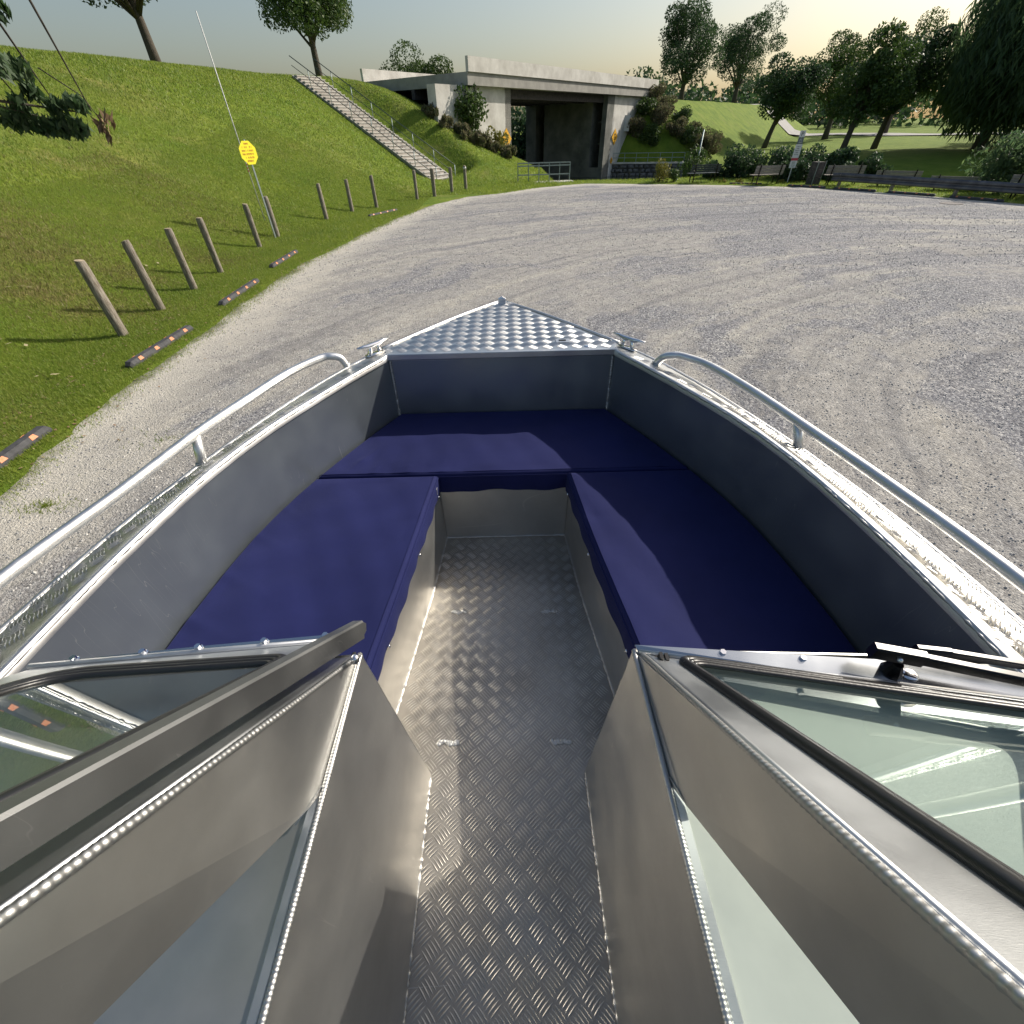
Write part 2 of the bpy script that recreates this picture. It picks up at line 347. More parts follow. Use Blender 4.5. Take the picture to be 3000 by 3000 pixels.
def gravel_mat():
    M = bpy.data.materials.new('crushed_gravel'); M.use_nodes = True
    t = M.node_tree; N = t.nodes; L = t.links; P = N['Principled BSDF']; P.inputs['Roughness'].default_value = .92
    P.inputs['Specular IOR Level'].default_value = .25
    tc = N.new('ShaderNodeTexCoord'); O = tc.outputs['Object']
    def noise(scale, detail=5, rough=.6, src=O, dist=0):
        n = N.new('ShaderNodeTexNoise'); n.inputs['Scale'].default_value = scale; n.inputs['Detail'].default_value = detail
        n.inputs['Roughness'].default_value = rough; n.inputs['Distortion'].default_value = dist; L.new(src, n.inputs[0]); return n.outputs[0]
    def ramp(src, stops):
        r = N.new('ShaderNodeValToRGB'); cr = r.color_ramp
        cr.elements[0].position, cr.elements[0].color = stops[0][0], (*stops[0][1], 1); cr.elements[1].position, cr.elements[1].color = stops[-1][0], (*stops[-1][1], 1)
        for p_, c in stops[1:-1]: e = cr.elements.new(p_); e.color = (*c, 1)
        L.new(src, r.inputs[0]); return r.outputs[0]
    def mth(op, a, b=None, **k):
        q = N.new('ShaderNodeMath'); q.operation = op
        for i, x in enumerate((a, b)):
            if x is None: continue
            if isinstance(x, (int, float)): q.inputs[i].default_value = x
            else: L.new(x, q.inputs[i])
        return q.outputs[0]
    def mix(f, a, b, bt='MIX'):
        q = N.new('ShaderNodeMixRGB'); q.blend_type = bt
        for i, x in enumerate((f, a, b)):
            if isinstance(x, (int, float)): q.inputs[i].default_value = x
            elif isinstance(x, tuple): q.inputs[i].default_value = (*x, 1)
            else: L.new(x, q.inputs[i])
        return q.outputs[0]
    # turning tracks: polar coordinates about a point right of the boat, noise stretched along the arcs
    sx = N.new('ShaderNodeSeparateXYZ'); L.new(O, sx.inputs[0])
    dx = mth('SUBTRACT', sx.outputs[0], 13.0); dy = mth('SUBTRACT', sx.outputs[1], -1.0)
    rr = mth('SQRT', mth('ADD', mth('MULTIPLY', dx, dx), mth('MULTIPLY', dy, dy))); aa = mth('ARCTAN2', dy, dx)
    wv = noise(.22, 4, .6); wv2 = mth('MULTIPLY', mth('SUBTRACT', wv, .5), 7.0)
    cb = N.new('ShaderNodeCombineXYZ'); L.new(mth('MULTIPLY', mth('ADD', rr, wv2), .85), cb.inputs[0]); L.new(mth('MULTIPLY', aa, 2.6), cb.inputs[1])
    arcs = noise(1.0, 7, .62, cb.outputs[0], .35)
    cb2 = N.new('ShaderNodeCombineXYZ'); L.new(mth('MULTIPLY', rr, 5.5), cb2.inputs[0]); L.new(mth('MULTIPLY', aa, 5.0), cb2.inputs[1])
    arcs2 = noise(1.0, 5, .6, cb2.outputs[0], .5)
    big = noise(.16, 4, .5)
    side = N.new('ShaderNodeMapRange'); side.inputs[1].default_value = -6; side.inputs[2].default_value = 10; side.inputs[3].default_value = -.03; side.inputs[4].default_value = .06
    L.new(sx.outputs[0], side.inputs[0])
    patch = mth('ADD', mth('ADD', mth('MULTIPLY', arcs, .62), mth('MULTIPLY', arcs2, .16)), mth('ADD', mth('MULTIPLY', big, .22), side.outputs[0]))
    pm = ramp(patch, [(.50, (0, 0, 0)), (.57, (1, 1, 1))])
    fines = ramp(noise(3.2, 8, .7), [(.3, (.33, .315, .285)), (.5, (.45, .43, .39)), (.72, (.57, .545, .495))])
    # single stones: voronoi cells with random grey
    vo = N.new('ShaderNodeTexVoronoi'); vo.inputs['Scale'].default_value = 42; L.new(O, vo.inputs[0])
    stone = ramp(vo.outputs['Color'], [(.15, (.085, .087, .11)), (.5, (.235, .24, .27)), (.72, (.40, .40, .405)), (.95, (.72, .71, .69))])
    vo2 = N.new('ShaderNodeTexVoronoi'); vo2.inputs['Scale'].default_value = 105; L.new(O, vo2.inputs[0])
    grit = ramp(vo2.outputs['Color'], [(.1, (.55, .54, .53)), (.45, (.9, .89, .88)), (.9, (1.2, 1.18, 1.12))])
    st_amt = mix(pm, (.34, .34, .34), (.92, .92, .92))
    c = mix(st_amt, fines, stone); c = mix(.75, c, grit, 'MULTIPLY')
    # small dark and pale specks lying loose
    sp = ramp(noise(26, 3, .7), [(.57, (0, 0, 0)), (.66, (1, 1, 1))]); c = mix(mth('MULTIPLY', sp, .6), c, (.14, .135, .13))
    # narrow wheel tracks
    cb3 = N.new('ShaderNodeCombineXYZ'); L.new(mth('MULTIPLY', mth('ADD', rr, mth('MULTIPLY', wv2, .16)), 2.3), cb3.inputs[0]); L.new(mth('MULTIPLY', aa, .9), cb3.inputs[1])
    trk = ramp(noise(1.0, 3, .5, cb3.outputs[0], .2), [(.36, (.66, .67, .71)), (.44, (.96, .96, .97)), (.56, (1.0, 1.0, 1.0)), (.64, (1.22, 1.2, 1.14))]); c = mix(.75, c, trk, 'MULTIPLY')
    mot = ramp(noise(7.5, 7, .78), [(.30, (.72, .725, .74)), (.5, (.97, .97, .97)), (.70, (1.14, 1.13, 1.11))]); c = mix(.8, c, mot, 'MULTIPLY')
    mot2 = ramp(noise(1.4, 6, .7), [(.35, (.86, .87, .90)), (.65, (1.05, 1.04, 1.02))]); c = mix(.9, c, mot2, 'MULTIPLY')
    # pale sandy washed strip along the lawn, soil and moss at the very edge
    at = N.new('ShaderNodeAttribute'); at.attribute_name = 'edge'
    ed = mth('ADD', at.outputs['Fac'], mth('MULTIPLY', mth('SUBTRACT', noise(1.1, 8, .7), .5), 1.6))
    sand = N.new('ShaderNodeMapRange'); sand.inputs[1].default_value = -1.5; sand.inputs[2].default_value = -.35; L.new(ed, sand.inputs[0])
    c = mix(mth('MULTIPLY', sand.outputs[0], .75), c, mix(noise(12, 6, .7), (.46, .425, .355), (.68, .645, .57)))
    so2 = N.new('ShaderNodeMapRange'); so2.inputs[1].default_value = -.22; so2.inputs[2].default_value = .12; L.new(ed, so2.inputs[0])
    c = mix(mth('MULTIPLY', so2.outputs[0], .8), c, mix(noise(9, 6, .7), (.10, .085, .05), (.10, .13, .03)))
    L.new(c, P.inputs['Base Color'])
    h = mth('ADD', mth('MULTIPLY', vo.outputs['Distance'], -.8), mth('MULTIPLY', noise(90, 3, .7), .5))
    h = mth('ADD', h, mth('MULTIPLY', vo2.outputs['Distance'], -.5))
    b = N.new('ShaderNodeBump'); b.inputs['Strength'].default_value = .75; b.inputs['Distance'].default_value = .014; L.new(h, b.inputs['Height'])
    b0 = N.new('ShaderNodeBump'); b0.inputs['Strength'].default_value = .35; b0.inputs['Distance'].default_value = .03; L.new(arcs2, b0.inputs['Height']); L.new(b0.outputs[0], b.inputs['Normal'])
    L.new(b.outputs[0], P.inputs['Normal'])
    return M
def lawn_mat(name, dryness=.5, ca=(.10, .175, .018), cb=(.19, .25, .033)):
    M = bpy.data.materials.new(name); M.use_nodes = True
    t = M.node_tree; N = t.nodes; L = t.links; P = N['Principled BSDF']; P.inputs['Roughness'].default_value = .9; P.inputs['Specular IOR Level'].default_value = .15
    tc = N.new('ShaderNodeTexCoord'); O = tc.outputs['Object']
    def noise(scale, detail=5, rough=.6):
        n = N.new('ShaderNodeTexNoise'); n.inputs['Scale'].default_value = scale; n.inputs['Detail'].default_value = detail; n.inputs['Roughness'].default_value = rough; L.new(O, n.inputs[0]); return n.outputs[0]
    def ramp(src, a, b, pa, pb):
        r = N.new('ShaderNodeValToRGB'); r.color_ramp.elements[0].position = pa; r.color_ramp.elements[1].position = pb
        r.color_ramp.elements[0].color = (*a, 1); r.color_ramp.elements[1].color = (*b, 1); L.new(src, r.inputs[0]); return r.outputs[0]
    g1 = ramp(noise(.7, 9, .7), ca, cb, .34, .66)
    g2 = ramp(noise(22, 5, .8), (.45, .45, .4), (1.45, 1.4, 1.3), .3, .72)
    m1 = N.new('ShaderNodeMixRGB'); m1.blend_type = 'MULTIPLY'; m1.inputs[0].default_value = .8; L.new(g1, m1.inputs[1]); L.new(g2, m1.inputs[2])
    dry = ramp(noise(.33, 8, .68), (0, 0, 0), (1, 1, 1), .54, .72)
    ms = N.new('ShaderNodeMath'); ms.operation = 'MULTIPLY_ADD'; ms.inputs[1].default_value = dryness; L.new(dry, ms.inputs[0]); ms.use_clamp = True
    at = N.new('ShaderNodeAttribute'); at.attribute_name = 'dry'; md_ = N.new('ShaderNodeMath'); md_.operation = 'MULTIPLY'; md_.inputs[1].default_value = .9; L.new(at.outputs['Fac'], md_.inputs[0]); L.new(md_.outputs[0], ms.inputs[2])
    m2 = N.new('ShaderNodeMixRGB'); L.new(ms.outputs[0], m2.inputs[0]); L.new(m1.outputs[0], m2.inputs[1]); m2.inputs[2].default_value = (.30, .235, .10, 1)
    L.new(m2.outputs[0], P.inputs['Base Color'])
    b = N.new('ShaderNodeBump'); b.inputs['Strength'].default_value = .9; b.inputs['Distance'].default_value = .05; L.new(noise(28, 5, .8), b.inputs['Height'])
    L.new(b.outputs[0], P.inputs['Normal'])
    return M
M_gravel = gravel_mat(); M_lawn = lawn_mat('lawn_turf', .65); M_lawnf = lawn_mat('park_turf', .25, (.10, .17, .02), (.19, .26, .035))
def far_h(P):
    sd = sdist(P, FAR); s = np.clip(sd, -5, 400)
    z = -2.1 + 1.9 * (1 - np.exp(-np.clip(s, 0, None) / 4.5)) + .012 * np.clip(s, 0, 200) + wob(P, 30, 4) * .25 * np.clip(s / 20, 0, 1)
    z = np.where(s < 0, -2.1 + s * .8, z)
    # road embankment behind the bridge's far abutment
    r = P - np.array([12.3, 65.0]); across = r[:, 0] * .8 - r[:, 1] * .6; along = r[:, 0] * .6 + r[:, 1] * .8
    e = np.minimum(5.2, -1.9 + .98 * along) - .62 * np.maximum(across, 0) + wob(P, 5, 2) * .18
    e = np.where((sd > .2) & (along > .3), e, -50)
    e = np.where((P[:, 1] > 130), -50, e)
    return np.maximum(z, e)
# gravel lot: a plane out past the lot edge (the lawn rises through it)
gx = np.concatenate([np.arange(-9, 12, .25), np.arange(12, 34, .5)]); gy = np.concatenate([np.arange(-14, 6, .5), np.arange(6, 38, .3)])
gravel = grid_terrain('gravel_ground', gx, None, 0, gy, None, 0, lambda P: np.zeros(len(P)), M_gravel,
                      attr={'edge': lambda P: sdist(P, EDGE)}, keep=lambda P, z: sdist(P, EDGE) < .75)
lx = np.concatenate([np.arange(-60, -14, 1.2), np.arange(-14, -1, .12), np.arange(-1, 32, .2)]); ly = np.concatenate([np.arange(-16, 2, .6), np.arange(2, 40, .14), np.arange(40, 62, .6)])
lawn = grid_terrain('lawn', lx, None, 0, ly, None, 0, lawn_h, M_lawn, attr={'dry': DRY}, keep=lambda P, z: (sdist(P, EDGE) > -.6) & ((z > -2.6) | (sdist(P, HILL) > 0)))
base = MB(); base.sheet([[(-400, -200, -2.7), (-400, 900, -2.7)], [(700, -200, -2.7), (700, 900, -2.7)]]); base.build('ground', M_lawnf, kind='structure')
farbank = grid_terrain('park_ground', 6, 200, 130, 8, 330, 180, far_h, M_lawnf, keep=lambda P, z: sdist(P, FAR) > -3)
# canal water
def water_mat():
    M = mat('canal_water', (.012, .018, .014), .06, spec=.6); t = M.node_tree; N = t.nodes; L = t.links
    tc = N.new('ShaderNodeTexCoord'); n = N.new('ShaderNodeTexNoise'); n.inputs['Scale'].default_value = 3; n.inputs['Detail'].default_value = 4; L.new(tc.outputs['Object'], n.inputs[0])
    b = N.new('ShaderNodeBump'); b.inputs['Strength'].default_value = .25; b.inputs['Distance'].default_value = .05; L.new(n.outputs[0], b.inputs['Height']); L.new(b.outputs[0], N['Principled BSDF'].inputs['Normal'])
    return M
wm = MB(); wm.sheet([[(-30, 34, -1.8), (-30, 120, -1.8)], [(150, -20, -1.8), (150, 120, -1.8)]]); wm.build('canal_water', water_mat(), kind='structure')
# park road, pale asphalt crossing the far lawn
rd = MB(); M_asph = mat('pale_asphalt', (.30, .29, .275), .9, var=(.36, .35, .33), scale=.6)
rp = [(30, 150), (45, 128), (62, 108), (78, 90), (98, 74), (140, 50)]
gridr = []
for i, (x, y) in enumerate(rp):
    a = rp[max(i - 1, 0)]; b = rp[min(i + 1, len(rp) - 1)]; d = Vector((b[0] - a[0], b[1] - a[1])).normalized(); nx_, ny_ = -d.y, d.x
    row = []
    for k in np.linspace(-4.5, 4.5, 5):
        px, py = x + nx_ * k, y + ny_ * k; row.append((px, py, 0))
    gridr.append(row)
fine = []
for i in range(len(gridr) - 1):
    for tt in np.linspace(0, 1, 9, endpoint=(i == len(gridr) - 2)):
        row = []
        for a, b in zip(gridr[i], gridr[i + 1]):
            px, py = a[0] + (b[0] - a[0]) * tt, a[1] + (b[1] - a[1]) * tt; row.append((px, py, float(far_h(np.array([[px, py]]))[0]) + .12))
        fine.append(row)
rd.sheet(fine); rd.build('park_road', M_asph, kind='structure', smooth=True)

# ---- grass blades (stuff): real blades on the near lawn
def blades(name, n, region, hgt, wid, material, dens=None, seedk=0, reach=.55):
    g = np.random.default_rng(100 + seedk); P = np.column_stack([g.uniform(region[0], region[1], n), g.uniform(region[2], region[3], n)])
    sd = sdist(P, EDGE); keep = (sd > -reach) & (g.random(n) < (np.clip((sd + .45) * 1.6, 0, 1) ** 1.5 if reach < .6 else 1))
    if 'dry' not in name and name != 'weeds': keep &= g.random(n) > DRY(P) * .85
    if dens is not None: keep &= dens(P, sd, g)
    P = P[keep]; z = lawn_h(P); sdk = sd[keep]; z = np.maximum(z, 0.0)
    n = len(P); a = g.uniform(0, 2 * np.pi, n); h = hgt * g.uniform(.5, 1.3, n) * np.where(sdk < 0, .7, 1); lean = g.uniform(.1, .9, n) * h
    la = g.uniform(0, 2 * np.pi, n); w_ = wid * g.uniform(.6, 1.3, n)
    b0 = np.column_stack([P[:, 0] - np.cos(a) * w_, P[:, 1] - np.sin(a) * w_, z - .01]); b1 = np.column_stack([P[:, 0] + np.cos(a) * w_, P[:, 1] + np.sin(a) * w_, z - .01])
    tp = np.column_stack([P[:, 0] + np.cos(la) * lean, P[:, 1] + np.sin(la) * lean, z + h])
    V = np.stack([b0, b1, tp], 1).reshape(-1, 3); F = np.arange(3 * n).reshape(-1, 3)
    return npmesh(name, V, F, material, 'stuff')
blades('grass', 430000, (-13, -5, 2.5, 17), .038, .006, M_blade, seedk=1)
blades('grass', 150000, (-13, -4, 17, 30), .06, .010, M_blade, seedk=3)
blades('grass', 130000, (-24, -13, 2, 26), .07, .013, M_blade, seedk=2)
blades('grass', 170000, (-34, 3.4, 26, 50), .09, .022, M_blade, dens=lambda P, sd, g: ~((P[:, 0] > -13) & (P[:, 1] < 30)), seedk=7)
blades('grass', 60000, (-50, -24, 0, 34), .12, .035, M_blade, seedk=8)
blades('dry_grass', 260000, (-14, -6.5, 4.5, 20), .055, .007, M_dry, dens=lambda P, sd, g: ((DRY(P) > g.random(len(P)) * .8) | (g.random(len(P)) < .04)) & (sd > .8), seedk=4)
blades('dry_grass', 50000, (-26, -2, 8, 44), .08, .016, M_dry, dens=lambda P, sd, g: ((DRY(P) > g.random(len(P)) * .8) | (g.random(len(P)) < .12)) & (sd > 1.5), seedk=9)
blades('weeds', 60000, (-6.8, 0, 1.5, 33), .035, .007, M_blade, dens=lambda P, sd, g: (sd < .2) & (wob(P, .9, 12) + .5 * wob(P, 2.2, 6) > .62 - .55 * np.clip(sd + .5, 0, 1)) & (g.random(len(P)) < .7), seedk=5, reach=1.15)
blades('grass', 90000, (0, 30, 14, 37), .08, .018, M_blade, dens=lambda P, sd, g: (sd > 0) & (sd < 6), seedk=6)

def H(x, y): return float(lawn_h(np.array([[x, y]]))[0])
def HF(x, y): return float(far_h(np.array([[x, y]]))[0])
# weeds tufts growing in the gravel beside the boat
tg = np.random.default_rng(5)
def tufts(spots):
    V = []; F = []
    for (x, y, r, n) in spots:
        for _ in range(n):
            a = tg.uniform(0, 6.28); rr = r * abs(tg.normal()) * .5; px, py = x + math.cos(a) * rr * 1.5, y + math.sin(a) * rr * .8; h = tg.uniform(.015, .05); b = tg.uniform(0, 6.28); l = tg.uniform(.02, .06)
            k = len(V); V += [(px - .004, py, 0), (px + .004, py + .003, 0), (px + math.cos(b) * l, py + math.sin(b) * l, h)]; F.append((k, k + 1, k + 2))
    npmesh('weeds', V, F, M_blade, 'stuff')
tufts([(-4.75, 3.45, .25, 200), (-4.3, 4.7, .5, 60)])

# loose stones lying on the packed gravel
def stones(name, n, region, r0, r1, seedk):
    g = np.random.default_rng(seedk); P = np.column_stack([g.uniform(region[0], region[1], n), g.uniform(region[2], region[3], n)])
    keep = (sdist(P, EDGE) < -.15) & (wob(P, 1.7, 3) + .6 * wob(P, 4.5, 10) + g.normal(size=n) * .5 > -.1); P = P[keep]; n = len(P)
    r = r0 + (r1 - r0) * g.random(n) ** 2.5; a = g.uniform(0, 6.28, n); V = []
    for k in range(5):
        t = a + k * 1.2566; rr = r * g.uniform(.7, 1.15, n); V.append(np.column_stack([P[:, 0] + np.cos(t) * rr, P[:, 1] + np.sin(t) * rr * .8, np.full(n, -.001)]))
    for k in range(3):
        t = a + k * 2.094 + .5; rr = r * g.uniform(.3, .6, n); V.append(np.column_stack([P[:, 0] + np.cos(t) * rr, P[:, 1] + np.sin(t) * rr * .8, r * g.uniform(.5, .85, n)]))
    V = np.stack(V, 1).reshape(-1, 3); T = np.array([(0, 1, 5), (1, 6, 5), (1, 2, 6), (2, 3, 6), (3, 7, 6), (3, 4, 7), (4, 0, 7), (0, 5, 7), (5, 6, 7)])
    F = (T[None] + (np.arange(n) * 8)[:, None, None]).reshape(-1, 3); return npmesh(name, V, F, M_stone_loose, 'stuff')
M_stone_loose = mat('loose_stone', (.16, .165, .18), .9, var=(.30, .295, .29), scale=40, island=(.58, .56, .52))
stones('loose_gravel', 90000, (-6, 10, 1, 12), .006, .017, 61)
stones('loose_gravel', 45000, (-6, 20, 12, 30), .012, .028, 62)

# ================================================================== BOAT
CX = -.035; ZG = 1.95; ZC = 1.63; ZF = 1.20; ZD = 1.94; ZB = 1.545
OD = lambda y: .048 * float(np.interp(y, [1.2, 2.25], [1, 0]))      # the side decks fall away outboard
WI = [(-3, 1.055), (0.0, 1.065), (.45, 1.06), (.8, 1.04), (1.2, .985), (1.5, .895), (1.9, .715), (2.18, .567)]
WO = [(-3, 1.27), (.0, 1.262), (.5, 1.245), (.8, 1.215), (1.05, 1.175), (1.31, 1.105), (1.55, 1.01), (1.76, .925), (2.06, .770), (2.285, .605), (2.55, .42), (2.8, .235), (3.06, 0.0)]
wi = lambda y: lerp_table(WI, y)
wo = lambda y: lerp_table(WO, y)
boat = thing('open_bow_boat', 'bare aluminium open bow boat with tread plate decks, side rails and split windshield', 'boat', (0, 0, 0))
YB = -2.8
ys = np.concatenate([np.linspace(YB, 0, 12), np.linspace(.1, 2.18, 40)])
def smooth_tab(f, y, d=.12): return (f(y - d) + f(y) * 2 + f(y + d)) / 4
WIs = lambda y: smooth_tab(wi, y) if y < 2.05 else wi(y)
WOs = lambda y: smooth_tab(wo, y) if y < 2.9 else wo(y)
# inner hull wall, one plate per side
for s in (-1, 1):
    g = []
    for y in ys:
        w0 = WIs(y); g.append([(CX + s * (w0 + .005), y, ZD), (CX + s * (w0 + .005), y, ZF - .02)])
    MB().sheet(g).build('side_panel', A_hull, boat, smooth=True)
# bow bulkhead
wb = .567
MB().box((CX - wb - .01, 2.184, 1.2), (CX + wb + .01, 2.190, ZD)).build('bow_bulkhead', A_hull, boat)
# outer hull
def hull_section(y):
    w_ = WOs(y) - .008; k = max(0, (y - 1.2) / 1.86); zk = .62 + 1.28 * max(0, (y - .9) / 2.1) ** 2.2; zc = 1.08 + .62 * k ** 1.6
    wc = w_ * (.86 - .25 * k); return [(w_, 1.925), (w_ * .97, 1.75), (wc, zc), (0, min(zk, 1.9))]
g = []
for y in np.concatenate([np.linspace(YB, .5, 12), np.linspace(.6, 3.04, 30)]):
    sec = [(x, z - (OD(y) if z > 1.9 else 0)) for x, z in hull_section(y)]; g.append([(CX - x, y, z) for x, z in sec] + [(CX + x, y, z) for x, z in sec[::-1][1:]])
hull = MB(); hull.sheet(g); hull.add(g[0], [tuple(range(len(g[0])))]); hull.build('hull', A_hull, boat, solid=.003)
MB().box((CX - 1.06, YB, 1.2), (CX + 1.06, YB + .01, 1.93)).build('transom', A_hull, boat)

# tread plate bars: lens-shaped ridges in groups of five, alternate groups turned
def tread_bars(name, inside, x0, x1, y0, y1, z, pitch, parent, material, L_=.030, W_=.0052, Hh=.0016, n5=5, gap=.0078, shear=None):
    prof = [(-1, 0, 0), (-.55, .72, .75), (0, 1, 1), (.55, .72, .75), (1, 0, 0)]
    V = []; F = []; zf = z if callable(z) else (lambda x, y: z)
    def group(cx, cy, ang):
        ca, sa = math.cos(ang), math.sin(ang)
        for k in range(n5):
            o = (k - (n5 - 1) / 2) * gap; bx, by = cx - sa * o, cy + ca * o; b = len(V); vs = []
            for t, ww, hh in prof[1:-1]:
                for sgn in (-1, 0, 1):
                    lx_, ly_ = t * L_ / 2, sgn * ww * W_ / 2
                    px_, py_ = bx + ca * lx_ - sa * ly_, by + sa * lx_ + ca * ly_; vs.append((px_, py_, zf(px_, py_) + (hh * Hh if sgn == 0 else .0001)))
            vs.append((bx - ca * L_ / 2, by - sa * L_ / 2, zf(bx, by))); vs.append((bx + ca * L_ / 2, by + sa * L_ / 2, zf(bx, by)))
            V.extend(vs)
            for r_ in (0, 1):
                for c_ in (0, 1): F.append((b + r_ * 3 + c_, b + r_ * 3 + 3 + c_, b + r_ * 3 + 4 + c_, b + r_ * 3 + 1 + c_))
            F.append((b + 9, b, b + 1, b + 9)[:3]); F.append((b + 9, b + 1, b + 2)); F.append((b + 10, b + 7, b + 6)); F.append((b + 10, b + 8, b + 7))
    ny_ = int((y1 - y0) / pitch) + 1; nx_ = int((x1 - x0) / pitch) + 1
    for j in range(ny_):
        for i in range(nx_):
            for (ox, oy, an) in ((0, 0, R(-48)), (.5, .5, R(42))):
                cx, cy = x0 + (i + ox) * pitch, y0 + (j + oy) * pitch
                if inside(cx, cy): group(cx, cy, an)
    m_ = MB(); m_.v = V; m_.f = F
    o = m_.build(name, material, parent, smooth=True, kind='stuff'); return o
# floor
def fw_(y): return float(np.interp(y, [-3, .20, .507, .52, .74, 1.24, 1.63], [.262, .258, .254, .43, .405, .340, .307]))
fl = MB(); fl.box((CX - 1.0, YB, ZF - .004), (CX + 1.0, 1.64, ZF)); floor = fl.build('tread_plate_deck', A_floor, boat)
tread_bars('tread_ridges', lambda x, y: abs(x - CX) < fw_(y) - .02 and y < 1.61, CX - .45, CX + .45, -1.2, 1.62, ZF, .062, floor, A_ridge, L_=.042, W_=.0050, gap=.0092, Hh=.0022)
# weld bead helper: rippled half tube
def bead(path, r, ripple=.0042, parent=boat, name='weld_bead', amp=.15, flat=1.0, jit=.03):
    path = [Vector(p) for p in path]; pts = []; rad = []
    for a, b in zip(path[:-1], path[1:]):
        L_ = (b - a).length; n = max(2, int(L_ / ripple) * 4)
        for i in range(n):
            pts.append(a + (b - a) * (i / n)); ph = (i % 4) / 4; rad.append(r * (1 - amp * ph) * (1 + random.uniform(-jit, jit)) * (1 + .07 * math.sin(i * .05)))
    pts.append(path[-1]); rad.append(r * .6)
    return MB().tube(pts, rad, 7).build(name, A_weld, parent, smooth=True)
def rough_edge(path, r, parent=boat, name='weld_bead', step=.012, j=.45):
    path = [Vector(p) for p in path]; pts = []; rad = []
    for a, b in zip(path[:-1], path[1:]):
        n = max(1, int((b - a).length / step))
        for i in range(n): pts.append(a + (b - a) * (i / n) + Vector((random.uniform(-1, 1), random.uniform(-1, 1), 0)) * r * .25); rad.append(r * random.uniform(1 - j, 1 + j))
    pts.append(path[-1]); rad.append(r)
    return MB().tube(pts, rad, 7).build(name, A_weld, parent, smooth=True)

# gunwales
for s in (-1, 1):
    yy = np.concatenate([np.linspace(YB, 0, 10), np.linspace(.08, 2.2, 46)])
    yo = yy + np.clip((yy - 1.6) / .6, 0, 1) * .10
    top = []; rim = []; lip = []
    for y, y2 in zip(yy, yo):
        a = WIs(y); b = WOs(y2)
        top.append([(CX + s * (a + .020), y, ZG - .002), (CX + s * (a + .018), y, ZG), (CX + s * (b - .016), y2, ZG - OD(y2)), (CX + s * (b - .012), y2, ZG - OD(y2) - .003)])
        rim.append([(CX + s * (a - .004), y, ZG - .024), (CX + s * (a - .002), y, ZG + .002), (CX + s * (a + .003), y, ZG + .004), (CX + s * (a + .020), y, ZG + .003), (CX + s * (a + .022), y, ZG - .002)])
        lip.append((CX + s * (b - .006), y2, ZG - OD(y2) - .008))
    gw = MB().sheet([[r_[1], r_[2]] for r_ in top]).build('gunwale', A_gunwale, boat, smooth=True)
    MB().sheet(rim).build('gunwale_rim', A_rim, gw, smooth=True)
    MB().tube(lip, .0105, 8).build('gunwale_lip', A_rim, gw, smooth=True)
    rough_edge([(CX + s * (WIs(y) - .003), y, ZG - .003) for y in np.arange(-.5, 2.17, .06)], .0035, gw)
    rough_edge([(CX + s * (WOs(y) - .019), y, ZG - OD(y) + .001) for y in np.arange(-.5, 2.27, .06)], .0024, gw, j=.5)
    tread_bars('tread_ridges', lambda x, y: WIs(y) + .036 < s * (x - CX) < WOs(y + .05 * (y > 1.6)) - .03 and y < 2.2 and y > -1.0, CX + s * .5 - .0 if s > 0 else CX - 1.25, CX + 1.25 if s > 0 else CX - .5, -1.0, 2.2, lambda x, y: ZG + .0022 - OD(y) * (abs(x - CX) - WIs(y) - .03) / max(.03, WOs(y + .05 * (y > 1.6)) - .016 - WIs(y) - .03), .066, gw, A_gunwale, L_=.042, W_=.0050, Hh=.0020, gap=.0094)
# bow deck
tip = (CX + .006, 3.06)
dk = [(CX - .575, 2.19), (CX + .575, 2.19), (CX + WOs(2.29), 2.29)] + [(CX + WOs(y), y) for y in (2.45, 2.6, 2.75, 2.9)] + [tip] + [(CX - WOs(y), y) for y in (2.9, 2.75, 2.6, 2.45)] + [(CX - WOs(2.29), 2.29)]
deck = MB().prism([(x, y, ZG - .002) for x, y in dk], (0, 0, .004)).build('bow_deck', A_deck, boat)
tread_bars('tread_ridges', lambda x, y: abs(x - CX) < WOs(y) - .035 and y > 2.225 and y < 2.99, CX - .62, CX + .62, 2.20, 3.02, ZG + .002, .0745, deck, A_deck, L_=.050, W_=.0090, Hh=.0036, gap=.0098)
MB().box((CX - .585, 2.176, ZG - .024), (CX + .585, 2.197, ZG + .006)).build('deck_rim', A_rim, deck, bevel=.003)
for s in (-1, 1):
    MB().tube([(CX + s * (WOs(y) - .004), y, ZG + .001) for y in np.linspace(2.27, 3.05, 14)], .0095, 8).build('deck_lip', A_rim, deck, smooth=True)
    rough_edge([(CX + s * (WOs(y) - .021), y, ZG + .004) for y in np.linspace(2.3, 2.98, 10)], .003, deck)
# corner weld seams of the bulkhead
for s in (-1, 1):
    bead([(CX + s * (wb - .002), 2.178, ZG - .03), (CX + s * (wb + .005), 2.178, ZB + .05)], .007, .007, amp=.4, jit=.3)
# eye at the stem, key lock, drain
e_ = MB(); e_.tube([(tip[0] - .020, 2.985, ZG), (tip[0] - .020, 2.985, ZG + .03), (tip[0], 2.985, ZG + .042), (tip[0] + .020, 2.985, ZG + .03), (tip[0] + .020, 2.985, ZG)], .007, 8)
e_.box((tip[0] - .022, 2.972, ZG), (tip[0] + .022, 3.0, ZG + .036)); e_.build('bow_eye', A_chrome, boat, bevel=.002)
lk = MB(); lk.box((.252, 2.285, ZG + .003), (.325, 2.335, ZG + .0065)); lock = lk.build('hatch_latch', A_rim, deck, bevel=.001)
MB().box((.268, 2.305, ZG + .0065), (.305, 2.318, ZG + .009)).build('latch_slot', M_black, lock)
MB().dome((.405, 2.235, ZG + .002), .016, .004).build('drain_fitting', A_chrome, deck, smooth=True)
